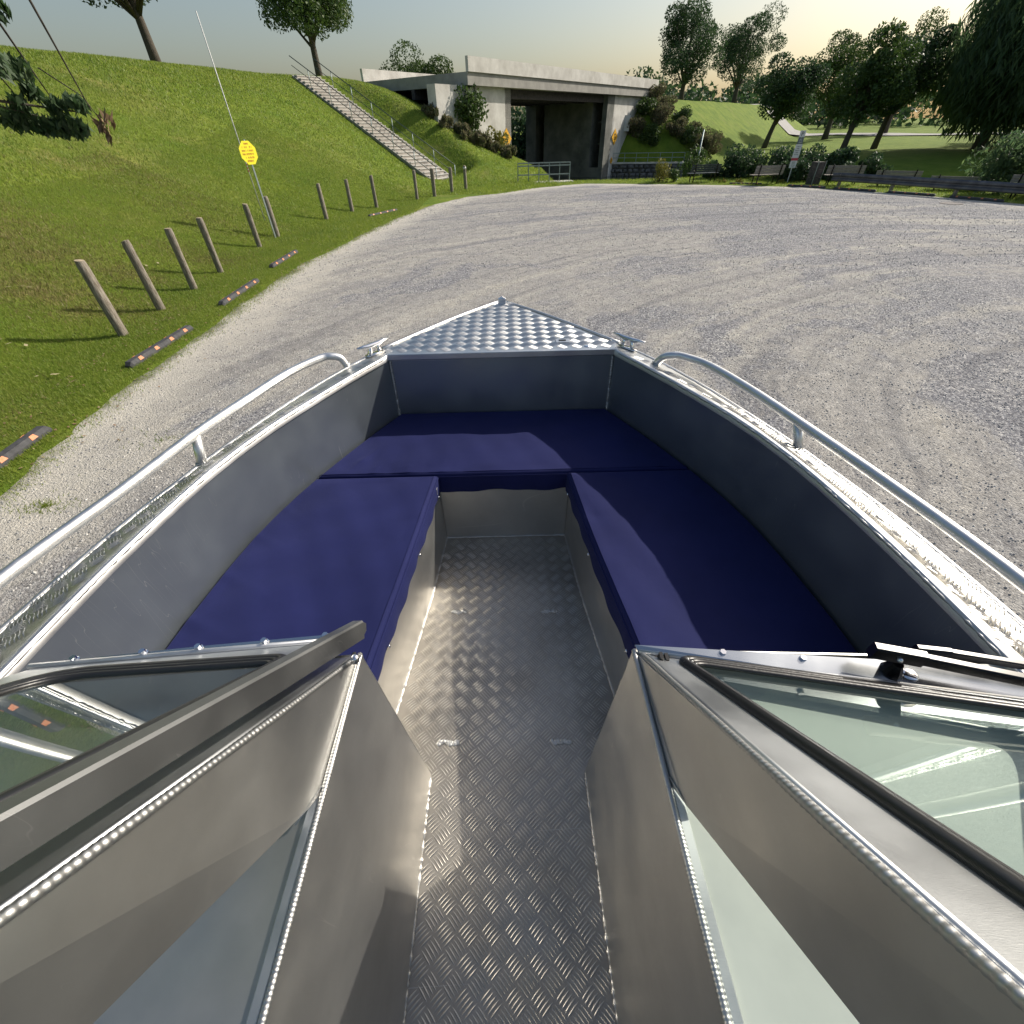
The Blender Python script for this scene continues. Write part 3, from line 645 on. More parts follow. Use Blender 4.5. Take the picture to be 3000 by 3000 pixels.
# cleats
def cleat(x, y, rz):
    m_ = MB(); hl = .098
    m_.tube([(-hl, 0, .052), (-hl * .6, 0, .049), (-.03, 0, .044), (.03, 0, .044), (hl * .6, 0, .049), (hl, 0, .052)], [.003, .0085, .012, .012, .0085, .003], 10)
    for q in (-1, 1): m_.tube([(q * .022, 0, .042), (q * .024, 0, .022), (q * .034, 0, .001)], [.0105, .009, .015], 10)
    m_.box((-.052, -.014, -.002), (.052, .014, .004))
    o = m_.build('cleat', A_chrome, boat, smooth=True); o.location = (x, y, ZG + .003); o.rotation_euler = (0, 0, rz); return o
cleat(-.672, 2.205, R(50)); cleat(.603, 2.195, R(-50))
# side rails
def rail(s):
    if s < 0:
        pts = [(-.788, 2.085, 1.935), (-.792, 2.082, 1.955), (-.806, 2.075, 1.985), (-.838, 2.06, 2.000), (-.885, 2.03, 2.003), (-.98, 1.88, 2.0), (-1.058, 1.62, 2.0), (-1.121, 1.376, 2.0), (-1.175, 1.053, 2.0), (-1.244, .706, 2.0), (-1.275, .25, 2.0), (-1.285, -.4, 2.0), (-1.285, -1.2, 2.0)]; post = (-1.120, 1.325, ZG - .045); ptop = (-1.121, 1.37, 1.995)
    else:
        pts = [(.702, 2.010, 1.935), (.705, 2.007, 1.955), (.725, 1.99, 1.985), (.757, 1.968, 2.000), (.792, 2.02 - .07, 2.003), (.877, 1.852, 2.0), (.955, 1.62, 2.0), (1.018, 1.356, 2.0), (1.106, .949, 2.0), (1.160, .619, 2.0), (1.19, .2, 2.0), (1.20, -.4, 2.0), (1.20, -1.2, 2.0)]; post = (1.036, 1.312, ZG - .045); ptop = (1.020, 1.350, 1.995)
    foot = pts[0]; pts = [Vector(p_) for p_ in pts]
    # Catmull-Rom smoothing
    out = []
    for i in range(len(pts) - 1):
        p0, p1, p2, p3 = pts[max(i - 1, 0)], pts[i], pts[i + 1], pts[min(i + 2, len(pts) - 1)]
        for t in np.linspace(0, 1, 8, endpoint=False):
            out.append(.5 * ((2 * p1) + (-p0 + p2) * t + (2 * p0 - 5 * p1 + 4 * p2 - p3) * t * t + (-p0 + 3 * p1 - 3 * p2 + p3) * t ** 3))
    out.append(pts[-1])
    rl = MB().tube(out, .0168, 16).build('side_rail', A_rail, boat, smooth=True)
    MB().tube([post, ptop], .0165, 14).build('rail_post', A_rail, rl, smooth=True)
    rough_edge([(post[0] + .016 * math.cos(a), post[1] + .016 * math.sin(a), post[2] + .006) for a in np.linspace(0, 6.28, 12)], .004, rl, step=.006)
    rough_edge([(foot[0] + .016 * math.cos(a), foot[1] + .016 * math.sin(a), ZG + .003) for a in np.linspace(0, 6.28, 12)], .004, rl, step=.006)
rail(-1); rail(1)
# bench bases
for s in (-1, 1):
    pts = [(.50, .436), (.74, .405), (1.24, .340), (1.25, .339), (1.63, .307)]
    g = [[(CX + s * w_, y, ZF), (CX + s * (w_ + .002), y, ZB - .006), (CX + s * (w_ + .006), y, ZB), (CX + s * (WIs(y) + .005), y, ZB)] for y, w_ in pts]
    bb = MB().sheet(g).build('bench_base', A_box, boat, solid=.003)
    rough_edge([(CX + s * (w_ - .002), y, ZF + .002) for y, w_ in pts], .0036, bb, step=.007, j=.6)
fb = MB(); x0, x1 = CX - .307, CX + .307
prof = [(x0, ZF), (x1, ZF), (x1, ZB + .012), (x1 - .085, ZB + .012), (x1 - .088, ZB - .03), (x0 + .092, ZB - .035), (x0 + .088, ZB + .008), (x0, ZB + .008)]
fb.prism([(x, 1.630, z) for x, z in prof], (0, .004, 0)); fb.box((x0, 1.628, ZB + .006), (x0 + .088, 1.66, ZB + .010)); fb.box((x1 - .085, 1.628, ZB + .010), (x1, 1.66, ZB + .014))
fbo = fb.build('bench_front_panel', A_box, boat)
MB().box((CX - .9, 1.66, ZB - .04), (CX + .9, 2.18, ZB - .036)).build('bow_seat_base', A_box, boat)
rough_edge([(x0, 1.626, ZF + .002), (x1, 1.626, ZF + .002)], .0045, fbo, step=.008)
for s in (-1, 1): bead([(CX + s * .304, 1.626, ZF), (CX + s * .304, 1.626, ZB - .01)], .0025, .006, fbo)
# plug welds on the floor
for x, y in ((-.240, 1.159), (.154, 1.152), (-.243, .613), (.152, .608)):
    m_ = MB()
    for k in range(22): m_.dome((x + random.uniform(-.034, .034), y + random.uniform(-.006, .006), ZF + .0005), .0075 * random.uniform(.7, 1.2), .0035 * random.uniform(.7, 1.2), seg=8)
    m_.build('plug_weld', A_weld, boat, smooth=True)

# consoles (walk-through opening between them)
for s in (-1, 1):
    xs_top = -.339 if s < 0 else .258; xs_bot = CX + s * .256
    yt = .515 if s < 0 else .511
    # leaning inner side panel
    pn = MB(); g = [[(xs_bot, yb, ZF), (xs_top, yb, ZD)] for yb in (yt, .2, -.3, -1.1)]
    pn.sheet(g); con = pn.build('console_side', A_box, boat, solid=.004)
    xo = CX + s * (WIs(.5) + .0)
    MB().prism([(xs_bot, yt, ZF), (xs_top, yt, ZD), (xo, yt - .04, ZD), (xo, yt - .04, ZF)], (0, .004, 0)).build('console_front', A_box, boat)
    # dash top, pale painted panel
    MB().prism([(xs_top + s * .012, yt - .006, ZD - .012), (xo, yt - .05, ZD - .012), (xo, -.55, ZD - .012), (xs_top + s * .012, -.55, ZD - .012)], (0, 0, .004)).build('dash_panel', M_dash if s > 0 else A_box, boat)
    MB().box((min(xs_top + s * .012, xo), -.56, 1.35), (max(xs_top + s * .012, xo), -.55, ZD - .012)).build('dash_face', A_box, boat)
    # seam along the console top edge, twin ridges
    bead([(xs_top, yt, ZD), (xs_top, -.6, ZD)], .0062, .0055, con)
    MB().bar((xs_top + s * .013, yt, ZD - .003), (xs_top + s * .013, -.6, ZD - .003), .016, .008, ch=.002).build('edge_strip', A_frame, con)
    rough_edge([(xs_bot - s * .001, .508, ZF + .002), (xs_bot - s * .001, -1.0, ZF + .002)], .0042, con, step=.006, j=.6)
    bead([(xs_bot, yt + .002, ZF), (xs_top, yt + .002, ZD)], .0022, .006, con)

# windshield per side
def plane_frame(O, E, deg):
    O = Vector(O); e1 = (Vector(E) - O).normalized(); a = Vector((0, 0, 1)).cross(e1)
    if a.y > 0: a = -a
    e2 = a * math.cos(R(deg)) + Vector((0, 0, 1)) * math.sin(R(deg)); n = e1.cross(e2)
    if n.z < 0: n = -n
    return O, e1, e2, n
def rounded(poly, r, seg=7):
    """rounded polygon in 2D"""
    out = []; n = len(poly)
    for i in range(n):
        p = Vector(poly[i]); a = (Vector(poly[i - 1]) - p); b = (Vector(poly[(i + 1) % n]) - p); rr = r[i] if hasattr(r, '__len__') else r
        an = a.angle(b); d = min(rr / math.tan(an / 2), a.length * .45, b.length * .45); p1 = p + a.normalized() * d; p2 = p + b.normalized() * d
        for k in range(seg + 1): t = k / seg; out.append((p1 * (1 - t) ** 2 + p * 2 * t * (1 - t) + p2 * t * t))
    return out
def windshield(s):
    if s > 0: O, e1, e2, n = plane_frame((.266, .502, ZD), (.990, .374, ZD), 44); Wd = .80
    else: O, e1, e2, n = plane_frame((-.352, .553, ZD), (-1.02, .505, ZD), 43); Wd = .69
    P3 = lambda u, v, h=0.0: O + e1 * u + e2 * v + n * h
    if s > 0: P3w = P3; innw = lambda v: .008 + .15 * v
    else:
        Ow, e1w, e2w, nw = plane_frame((-.342, .516, ZD), (-1.0, .470, ZD), 43); P3w = lambda u, v, h=0.0: Ow + e1w * u + e2w * v + nw * h; innw = lambda v: .000 + .115 * v
    ws = bpy.data.objects.new('windshield', None); col.objects.link(ws); ws.parent = boat; ws.empty_display_size = .1
    T = .76   # length of the sheet up the slope
    inn = lambda v: (.008 + .15 * v if s > 0 else .02 + .11 * v)       # inner edge
    if s > 0: opening = [(.078, .012), (Wd - .05, .036), (Wd - .03, T - .04), (.215, T - .04)]; rad = [.035, .06, .08, .05]
    else: opening = [(.10, .115), (.575, .072), (Wd - .015, T - .04), (.20, T - .04)]; rad = [.03, .10, .08, .05]
    op = rounded(opening, rad)
    outer = [(inn(0), 0), (Wd, 0), (Wd + .02, T), (inn(T), T)]
    # frame sheet: ring between outer polygon and opening (sampled by angle from the centre)
    c = Vector((sum(p.x for p in op) / len(op), sum(p.y for p in op) / len(op)))
    def hit(poly, d):
        best = None
        for i in range(len(poly)):
            a = Vector(poly[i]) - c; b = Vector(poly[(i + 1) % len(poly)]) - c; e = b - a; den = d.x * e.y - d.y * e.x
            if abs(den) < 1e-12: continue
            t = (a.x * e.y - a.y * e.x) / den; k = (a.x * d.y - a.y * d.x) / den
            if t > 0 and -1e-6 <= k <= 1 + 1e-6: best = t if best is None else max(best, t)
        return c + d * best
    dirs = [(p - c).normalized() for p in op] + [(Vector(p) - c).normalized() for p in outer]
    dirs.sort(key=lambda d: math.atan2(d.y, d.x)); dirs = [d for i, d in enumerate(dirs) if i == 0 or (d - dirs[i - 1]).length > 1e-4]
    ring = []; k = len(dirs)
    V = []
    for d in dirs:
        a = hit(outer, d); b = hit(op, d); V += [P3(a.x, a.y), P3(b.x, b.y)]
    F = [(2 * i, 2 * ((i + 1) % k), 2 * ((i + 1) % k) + 1, 2 * i + 1) for i in range(k)]
    fr = MB(); fr.add(V, F); fr.build('frame_sheet', A_frame, ws, solid=.004)
    # gasket: three nested rubber lips
    loop = [P3(p.x, p.y, .004) for p in op]; 
    m_ = MB(); m_.tube(loop + [loop[0]], .0105, 8, cap=False)
    ctr = P3(c.x, c.y, .004)
    m_.tube([q + (ctr - q).normalized() * .013 + n * .002 for q in loop] + [loop[0] + (ctr - loop[0]).normalized() * .013 + n * .002], .006, 7, cap=False)
    m_.tube([q + (ctr - q).normalized() * .022 - n * .001 for q in loop] + [loop[0] + (ctr - loop[0]).normalized() * .022 - n * .001], .006, 7, cap=False)
    m_.build('rubber_gasket', M_rubber, ws, smooth=True)
    gl = MB(); gl.prism([P3(p.x, p.y, -.003) for p in op], n * .005); gl.build('glass', M_glass, ws)
    # horizontal base flange with bolts, folded edge
    if s > 0: fl_ = [(.258, .516), (.76, .467), (1.035, .412)]; fo = [P3(.0, 0), P3(.50, 0), P3(.79, 0)]
    else: fl_ = [(-.345, .572), (-.70, .545), (-1.045, .512)]; fo = [P3(.0, 0), P3(.35, 0), P3(.70, 0)]
    g = [[(a[0], a[1], ZD + (.013 if s > 0 else .004)), (b.x, b.y, ZD + .006)] for a, b in zip(fl_, fo)]
    MB().sheet(g).build('base_flange', A_flange, ws, solid=.004)
    MB().tube([p_ + Vector((0, .003, .006)) for p_ in fo], .006, 8).build('folded_edge', A_rim, ws, smooth=True)
    bl = [(-.958, .517), (-.816, .529), (-.699, .538), (-.558, .549), (-.425, .559)] if s < 0 else [(.440, .492), (.601, .474)]
    for x, y in bl:
        b = MB(); b.dome((x, y, ZD + .008), .0095, .003, seg=8)
        b.tube([(x, y, ZD + .008), (x, y, ZD + .019)], .0065, 6); b.build('bolt', A_chrome, ws)
    # upright web panel between console edge and the sloping inner edge, with an opening below
    xs_top = -.339 if s < 0 else .258
    up0, up1 = P3w(innw(.0) - .002, .0), P3w(innw(T) - .002, T)
    def web(y):      # height of the sloping edge at y
        t = (up0.y - y) / (up0.y - up1.y); return up0.z + (up1.z - up0.z) * t
    lo = lambda y: ZD + (.221 - y) * 1.35
    pts = [(xs_top + s * .004, up0.y, ZD), (up0.x, up0.y, up0.z), (up1.x, up1.y, up1.z), (up1.x, up1.y, lo(-.02) if False else up1.z - .20), (xs_top + s * .012, .222, ZD + .02), (xs_top + s * .006, .25, ZD)]
    wb_ = MB().prism(pts, (s * .004, 0, 0)).build('side_web', A_box, ws)
    bead([up0 + n * .001, up1 + n * .001], .0060, .0078, ws, amp=.20)
    MB().tube([P3w(innw(0) + .010, .004, .001), P3w(innw(T) + .010, T, .001)], .0045, 6).build('edge_fold', A_frame, ws, smooth=True)
    if s < 0: MB().prism([P3w(innw(0), 0, -.004), P3w(innw(T), T, -.004), P3w(innw(T) + .20, T, -.004), P3w(.20, 0, -.004)], n * .003).build('frame_sheet', A_frame, ws)
    # small corner gusset at the foot of the opening
    MB().prism([(xs_top + s * .004, .262, ZD + .004), (xs_top + s * .012, .215, ZD + .028), (xs_top + s * .03, .205, ZD + .004)], (0, 0, .004)).build('corner_gusset', A_frame, ws)
    return P3, inn, T, ws
P3R, innR, TR, wsR = windshield(1)
P3L, innL, TL, wsL = windshield(-1)
# folded-open centre section lying along the port windshield: deep aluminium channel
d0 = P3L(-.016, .010, .006); d1 = P3L(.088, .80, .006)
dd = (d1 - d0).normalized(); _, _e1, _e2, nL = plane_frame((-.352, .553, ZD), (-1.02, .505, ZD), 43)
side = dd.cross(nL).normalized(); side = side if side.x < 0 else -side
ch = MB(); prof2 = [(0, 0), (0, .036), (.003, .040), (.024, .040), (.024, .036), (.004, .036), (.004, 0)]
A_ = [d0 + side * a + nL * b for a, b in prof2]; n_ = len(A_)
ch.prism(A_, d1 - d0)
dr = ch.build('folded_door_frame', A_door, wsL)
MB().prism([d0 + nL * .036 + side * 0, d0 + nL * .008, d0 - dd * .012 + nL * .014, d0 - dd * .014 + nL * .030], side * .02).build('door_end_cap', A_door, dr)
MB().prism([d0 + side * .026 + nL * .002, d0 + side * .026 + nL * .030, d1 + side * .026 + nL * .030, d1 + side * .026 + nL * .002], side * .010).build('door_rubber', M_rubber, dr)
hp = P3L(-.020, .10, -.004)
MB().tube([hp, hp + Vector((.010, -.02, .012))], [.006, .009], 8).build('hinge_pin', A_chrome, dr, smooth=True)
# rubber latch clip
cl = MB()
for dx_, h_ in ((0, .022), (.012, .018)): cl.box((.300 + dx_, .472, ZD + .008), (.307 + dx_, .488, ZD + .008 + h_))
cl.box((.296, .468, ZD + .006), (.324, .492, ZD + .011)); cl.build('catch', M_black, wsR)
# wiper: pivot and two parallel arms with a blade
wp = bpy.data.objects.new('wiper', None); col.objects.link(wp); wp.parent = boat
MB().tube([(.765, .443, ZD + .005), (.765, .443, ZD + .014), (.765, .443, ZD + .040)], [.022, .020, .010], 12).build('pivot', M_blackm, wp, smooth=False)
MB().dome((.800, .436, ZD + .008), .017, .006).build('pivot', A_chrome, wp, smooth=True)
a1 = MB(); a1.bar((.712, .462, 2.002), (.80, .440, 2.000), .020, .034, ch=.003); a1.bar((.80, .440, 2.0), (1.10, .352, 1.998), .016, .026, ch=.003); a1.build('arm', M_blackm, wp)
a2 = MB(); a2.bar((.80, .462, 2.000), (.86, .452, 2.000), .014, .022, ch=.003); a2.bar((.86, .452, 2.0), (1.12, .392, 1.996), .012, .018, ch=.002); a2.build('arm', M_blackm, wp)
MB().dome((.755, .441, 2.000), .0055, .006, nrm=(-.25, -.95, .15)).build('screw', A_chrome, wp, smooth=True)

# ---- cushions: separate things lying on the bench bases
def wr(x, y, k=1.0):
    return k * (.0016 * math.sin(17 * x + 9 * y + 1.3) + .0012 * math.sin(31 * y - 12 * x) + .0009 * math.sin(43 * x + 21 * y + 2))
def cushion(name, label, rows, group='navy bow cushions', skirt_sides=(), zt=ZC, pleats=()):
    """rows: list of (y, xa, xb) from rear to front; rounded at all edges; skirt on the edge marked 'a' (low x), 'b' (high x), 'r' (rear)"""
    t = thing(name, label, 'cushion', (CX, rows[len(rows) // 2][0], ZB), 0, group); ox, oy, oz = t.location
    ny_, nx_ = 110, 110; yr, yf = rows[0][0], rows[-1][0]; g = []
    rnd = .016
    for j in range(ny_ + 1):
        tj = j / ny_; tj = .5 - .5 * math.cos(math.pi * tj); y = yr + (yf - yr) * tj
        xa = float(np.interp(y, [r_[0] for r_ in rows], [r_[1] for r_ in rows])); xb = float(np.interp(y, [r_[0] for r_ in rows], [r_[2] for r_ in rows])); row = []
        for i in range(nx_ + 1):
            ti = .5 - .5 * math.cos(math.pi * i / nx_); x = xa + (xb - xa) * ti
            de = min(x - xa, xb - x, y - yr, yf - y); z = zt - rnd * (1 - math.sqrt(max(0, 1 - (1 - min(de / rnd, 1)) ** 2))) + .006 * (1 - math.exp(-de / .12)) - .002
            z += wr(x, y, min(1, de / .05)) + .002 * math.sin(4.1 * x + 2.3 * y) * math.sin(3.7 * y - 1.9 * x + .7) * min(1, de / .1)
            for (px, py, dirx, diry, amp, ln, wd) in pleats:
                u_ = (x - px) * dirx + (y - py) * diry; v_ = -(x - px) * diry + (y - py) * dirx
                z += 1.3 * amp * math.exp(-(v_ / (wd * 1.15)) ** 2) * math.exp(-abs(u_) / ln) * min(1, de / .02)
            row.append((x - ox, y - oy, z - oz))
        g.append(row)
    m_ = MB(); m_.sheet(g)
    top = m_
    def wall(edge, zb_fn):
        k = len(edge); gg = []
        for q in range(6):
            f = q / 5; gg.append([(p_[0] + 0.003 * math.sin(f * 3.14) * nrm_[0] + .003 * math.sin(p_[1] * 40 + p_[0] * 37) * f * nrm_[0], p_[1] + (.003 * math.sin(f * 3.14) + .004 * math.sin(p_[0] * 38) * f) * nrm_[1], p_[2] + (zb_fn(p_) - p_[2]) * f) for p_ in edge])
        m_.sheet(gg)
    E = {'a': [r_[0] for r_ in g], 'b': [r_[-1] for r_ in g], 'r': g[0], 'f': g[-1]}
    for sd_, edge in E.items():
        nrm_ = {'a': (-1, 0), 'b': (1, 0), 'r': (0, -1), 'f': (0, 1)}[sd_]
        zb = (1.525 if sd_ in skirt_sides else 1.552)
        wall(edge, lambda p_: zb - oz + (.006 * math.sin(p_[1] * 13 + p_[0] * 17) * (sd_ in skirt_sides)))
        if sd_ in skirt_sides or sd_ in ('r',):
            pass
    body = m_.build('cover', M_cloth, t, smooth=True)
    for sd_ in skirt_sides:
        edge = E[sd_]; nrm_ = {'a': (-1, 0), 'b': (1, 0), 'r': (0, -1)}[sd_]
        pts = [(p_[0] + nrm_[0] * .0015, p_[1] + nrm_[1] * .0015, p_[2] - .001) for p_ in edge[2:-2]]
        MB().tube(pts, .0032, 6).build('piping', M_cloth, t, smooth=True)
        MB().tube([(p_[0] - nrm_[0] * .014, p_[1] - nrm_[1] * .014, e2_[2] + .0006) for p_, e2_ in zip(pts, [q_ for q_ in {'a': [r_[12] for r_ in g], 'b': [r_[-13] for r_ in g], 'r': g[12]}[sd_]][2:-2])], .0012, 5).build('stitch_line', M_cloth, t, smooth=True)
        ne = len(edge)
        for fr_ in ((.06, .30, .57, .86) if sd_ in 'ab' else (.35, .64)):
            p_ = edge[int(fr_ * (ne - 1))]; zz = 1.541 - oz
            MB().dome((p_[0] + nrm_[0] * .005, p_[1] + nrm_[1] * .006, zz), .0068, .005, nrm=(nrm_[0], nrm_[1], 0), seg=8).build('snap', A_chrome, t, smooth=True)
    return t
yrear = .575
rl_ = [(y, CX - WIs(y) + .004, CX - float(np.interp(y, [.55, .70, 1.07, 1.6], [.402, .390, .350, .298]))) for y in np.linspace(yrear, 1.598, 9)]
cushion('seat_cushion', 'navy cushion on the sunlit left bench of the boat', rl_, skirt_sides=('b',),
        pleats=[(-1.02, 1.25, .8, -.5, .004, .09, .012), (-1.05, 1.05, .8, -.45, .004, .1, .014), (-1.06, .85, .85, -.4, .0045, .1, .015), (-.98, 1.42, .75, -.6, .0035, .08, .012), (-.36, 1.3, .9, .1, -.003, .06, .02), (-.38, .95, .9, .2, -.003, .06, .02)])
rr_ = [(y, CX + float(np.interp(y, [.55, .70, 1.16, 1.6], [.415, .400, .334, .290])), CX + WIs(y) - .004) for y in np.linspace(yrear - .05, 1.598, 9)]
cushion('seat_cushion', 'navy cushion on the mostly shaded right bench of the boat', rr_, skirt_sides=('a',),
        pleats=[(.33, 1.3, .9, -.1, -.002, .05, .02)])
rb_ = [(y, CX - WIs(y) + .004, CX + WIs(y) - .004) for y in np.linspace(1.606, 2.182, 8)]
cushion('seat_cushion', 'wide navy cushion across the front under the bow bulkhead', rb_, skirt_sides=('r',),
        pleats=[(-.62, 1.66, .1, 1, .004, .08, .012), (-.55, 1.66, .1, 1, -.004, .08, .012), (-.47, 1.66, .05, 1, .004, .09, .014), (-.39, 1.66, 0, 1, -.004, .09, .013), (-.31, 1.66, 0, 1, .004, .1, .014), (-.70, 1.72, .5, .9, .005, .07, .015), (-.22, 1.64, 0, 1, -.003, .08, .012)])
MB().box((-.339, 1.54, 1.555), (-.334, 1.575, 1.59)).build('bench_tab', A_rim, boat, bevel=.001)

# ---- trailer under the boat
tr = thing('boat_trailer', 'galvanised boat trailer under the aluminium hull', 'trailer', (CX, 0, 0))
for s in (-1, 1):
    MB().bar((s * .55, -2.6, .50), (s * .55, 1.2, .50), .06, .10).build('frame_rail', M_galv, tr); MB().bar((s * .55, 1.2, .50), (0, 3.2, .50), .06, .10).build('frame_rail', M_galv, tr)
    MB().bar((s * .40, -2.4, .80 - .02), (s * .40, .8, .80), .09, .05).build('bunk', M_wood, tr)
    for y in (-2.0, .4): MB().bar((s * .40, y, .55), (s * .40, y, .78), .05, .05, (0, 1, 0)).build('bunk_bracket', M_galv, tr)
    wl = MB().tube([(s * .80, -1.4, .32), (s * .98, -1.4, .32)], .32, 28).build('wheel', M_rubber, tr); MB().tube([(s * .97, -1.4, .32), (s * .985, -1.4, .32)], .18, 20).build('rim', M_galv, wl)
MB().bar((-.85, -1.4, .32), (.85, -1.4, .32), .06, .06).build('axle', M_galv, tr)
for s in (-1, 1): MB().bar((s * .55, -1.4, .32), (s * .55, -1.4, .48), .06, .2, (0, 1, 0)).build('spring_hanger', M_galv, tr)
MB().bar((0, 3.0, .50), (0, 4.6, .48), .08, .10).build('tongue', M_galv, tr)
MB().bar((0, 3.3, .52), (0, 3.3, 1.45), .06, .06, (0, 1, 0)).build('winch_post', M_galv, tr)
MB().tube([(0, 4.3, .62), (0, 4.3, .10)], .03, 10).build('jack', M_galv, tr); MB().tube([(-.03, 4.3, .08), (.03, 4.3, .08)], .08, 14).build('jack_wheel', M_rubber, tr)
MB().bar((-.58, 1.1, .50), (.58, 1.1, .50), .06, .06).build('cross_member', M_galv, tr); MB().bar((-.58, -2.4, .50), (.58, -2.4, .50), .06, .06).build('cross_member', M_galv, tr)

# ================================================================== POSTS, CURBS, SIGNS
posts = [(-7.122, 8.378, 1.27, .072), (-7.311, 9.899, 1.30, .070), (-7.456, 11.488, 1.27, .066), (-7.59, 13.083, 1.26, .066), (-7.906, 16.347, 1.20, .066), (-8.0, 18.1, 1.22, .08),
         (-7.376, 21.738, 1.27, .07), (-6.832, 23.764, 1.25, .07), (-6.038, 25.15, 1.28, .07), (-4.541, 28.042, 1.27, .07), (-3.794, 29.436, 1.25, .085), (-2.99, 31.129, 1.19, .08), (-2.281, 32.665, 1.17, .075)]
plabels = ['weathered round wooden post nearest the camera at left', 'wooden post with split top, second from the left', 'wooden bollard third from the left on the lawn', 'wooden bollard fourth from the left, straight grain',
           'slimmer wooden post just left of the sign poles', 'thick wooden post at the foot of the yellow sign', 'wooden post first of the trio beyond the yellow sign', 'wooden post in the middle of the trio beyond the sign',
           'wooden post behind the short rubber curb stop, right of the trio', 'dark upright wooden post left of the stair foot', 'leaning wooden post in front of the lower stair rail', 'wooden post at the foot of the concrete stairs', 'wooden post with a white band at its top']
for i, ((x, y, h, r), lb) in enumerate(zip(posts, plabels)):
    z0 = max(H(x, y), 0) - .05 if i else max(H(x, y), 0) - .05
    zt = h; r *= 1.17
    m_ = MB(); n = 14; seg = 14; V = []; F = []
    lean = (random.uniform(-.012, .012), random.uniform(-.012, .012)); cut = random.uniform(-.5, .5)
    for k in range(n + 1):
        f = k / n; z = z0 + (zt - z0) * f
        for q in range(seg):
            a = 2 * math.pi * q / seg; rr = r * (1 + .05 * math.sin(3 * a + i) + .04 * math.sin(7 * a + i * 2) - (.18 if (q == (i * 3) % seg) else 0)) * (1.0 + .05 * math.sin(f * 5 + i))
            if k == n: rr *= .86
            V.append((x + lean[0] * (z - z0) + rr * math.cos(a), y + lean[1] * (z - z0) + rr * math.sin(a), z + (math.cos(a) * cut * r * .5 if k >= n - 1 else 0)))
    for k in range(n):
        for q in range(seg): F.append((k * seg + q, k * seg + (q + 1) % seg, (k + 1) * seg + (q + 1) % seg, (k + 1) * seg + q))
    t = thing('wooden_post', lb, 'post', (x, y, z0), 0, 'wooden posts along the lawn edge')
    V = [(a - x, b - y, c - z0) for a, b, c in V]
    MB().add(V, F).build('shaft', M_wood, t, smooth=True)
    top = V[n * seg:]; MB().add([(a, b, c + .001) for a, b, c in top] + [(sum(p[0] for p in top) / seg, sum(p[1] for p in top) / seg, sum(p[2] for p in top) / seg + .012)], [(q, (q + 1) % seg, seg) for q in range(seg)]).build('cut_end', M_woodend, t)
    if i == 12: MB().tube([(lean[0] * 1.0, lean[1] * 1.0, zt - z0 - .17), (lean[0] * 1.1, lean[1] * 1.1, zt - z0 - .06)], r * 1.07, 16).build('white_band', M_whitep, t, smooth=True)

curbs = [((-5.66, 2.30), (-5.90, 5.60), 1.95, 'rubber curb stop cut off by the left edge of the photo'), ((-6.05, 6.85), (-6.02, 8.66), 0, 'black rubber curb stop beside the two nearest posts'), ((-6.13, 10.05), (-6.19, 12.10), 0, 'black rubber curb stop third from the camera'),
         ((-6.40, 13.45), (-6.42, 15.50), 0, 'black rubber curb stop near the yellow sign post'), ((-5.80, 22.40), (-4.90, 24.20), 0, 'farthest black rubber curb stop on the left lawn')]
def curb(p, q, label, zc_=None, mat_=M_curb, marks=4, group='rubber curb stops at the lawn edge'):
    p, q = Vector((*p, 0)), Vector((*q, 0)); L_ = min((q - p).length, 2.0); d = (q - p).normalized(); c = (p + q) / 2; z = max(H(c.x, c.y), .0) if zc_ is None else zc_
    t = thing('curb_stop', label, 'curb stop', (c.x, c.y, z - .02), math.atan2(d.y, d.x), group)
    prof = [(-.075, 0), (-.072, .06), (-.045, .105), (.045, .105), (.072, .06), (.075, 0)]
    e = .05; A = [(-L_ / 2, a, b) for a, b in prof]; A2 = [(-L_ / 2 + e, a, b) for a, b in prof]; B2 = [(L_ / 2 - e, a, b) for a, b in prof]; B = [(L_ / 2, a, b) for a, b in prof]
    A = [(x, a * .8, b * .55) for x, a, b in A]; B = [(x, a * .8, b * .55) for x, a, b in B]
    m_ = MB(); m_.sheet([A, A2, B2, B]); m_.add(A, [tuple(range(6))]); m_.add(B, [tuple(range(6))[::-1]]); m_.build('body', mat_, t)
    for k in range(marks):
        x = (-.5 + (k + .5) / marks) * (L_ - .1)
        for sgn in ((1, -1)):
            MB().prism([(x - .05, sgn * .0735, .062), (x + .05, sgn * .0735, .062), (x + .035, sgn * .047, .1065), (x - .035, sgn * .047, .1065)], (0, sgn * .002, .002)).build('reflector', M_orange, t)
    return t
for a, b, _, lb in curbs: curb(a, b, lb)
for (a, b), lb in zip([((16.0, 30.4), (17.3, 28.9)), ((17.4, 28.5), (18.8, 26.8)), ((18.9, 26.5), (20.2, 24.6)), ((20.3, 24.2), (21.3, 22.3)), ((13.4, 32.2), (15.0, 31.4))],
                      ['dark curb stop beside the parking sign foot', 'dark curb stop before the end of the guard rail', 'dark curb stop under the middle of the guard rail', 'dark curb stop below the right end of the guard rail', 'low dark curb stop in front of the wooden bench']):
    curb(a, b, lb, .015, group='curb stops along the far gravel edge')

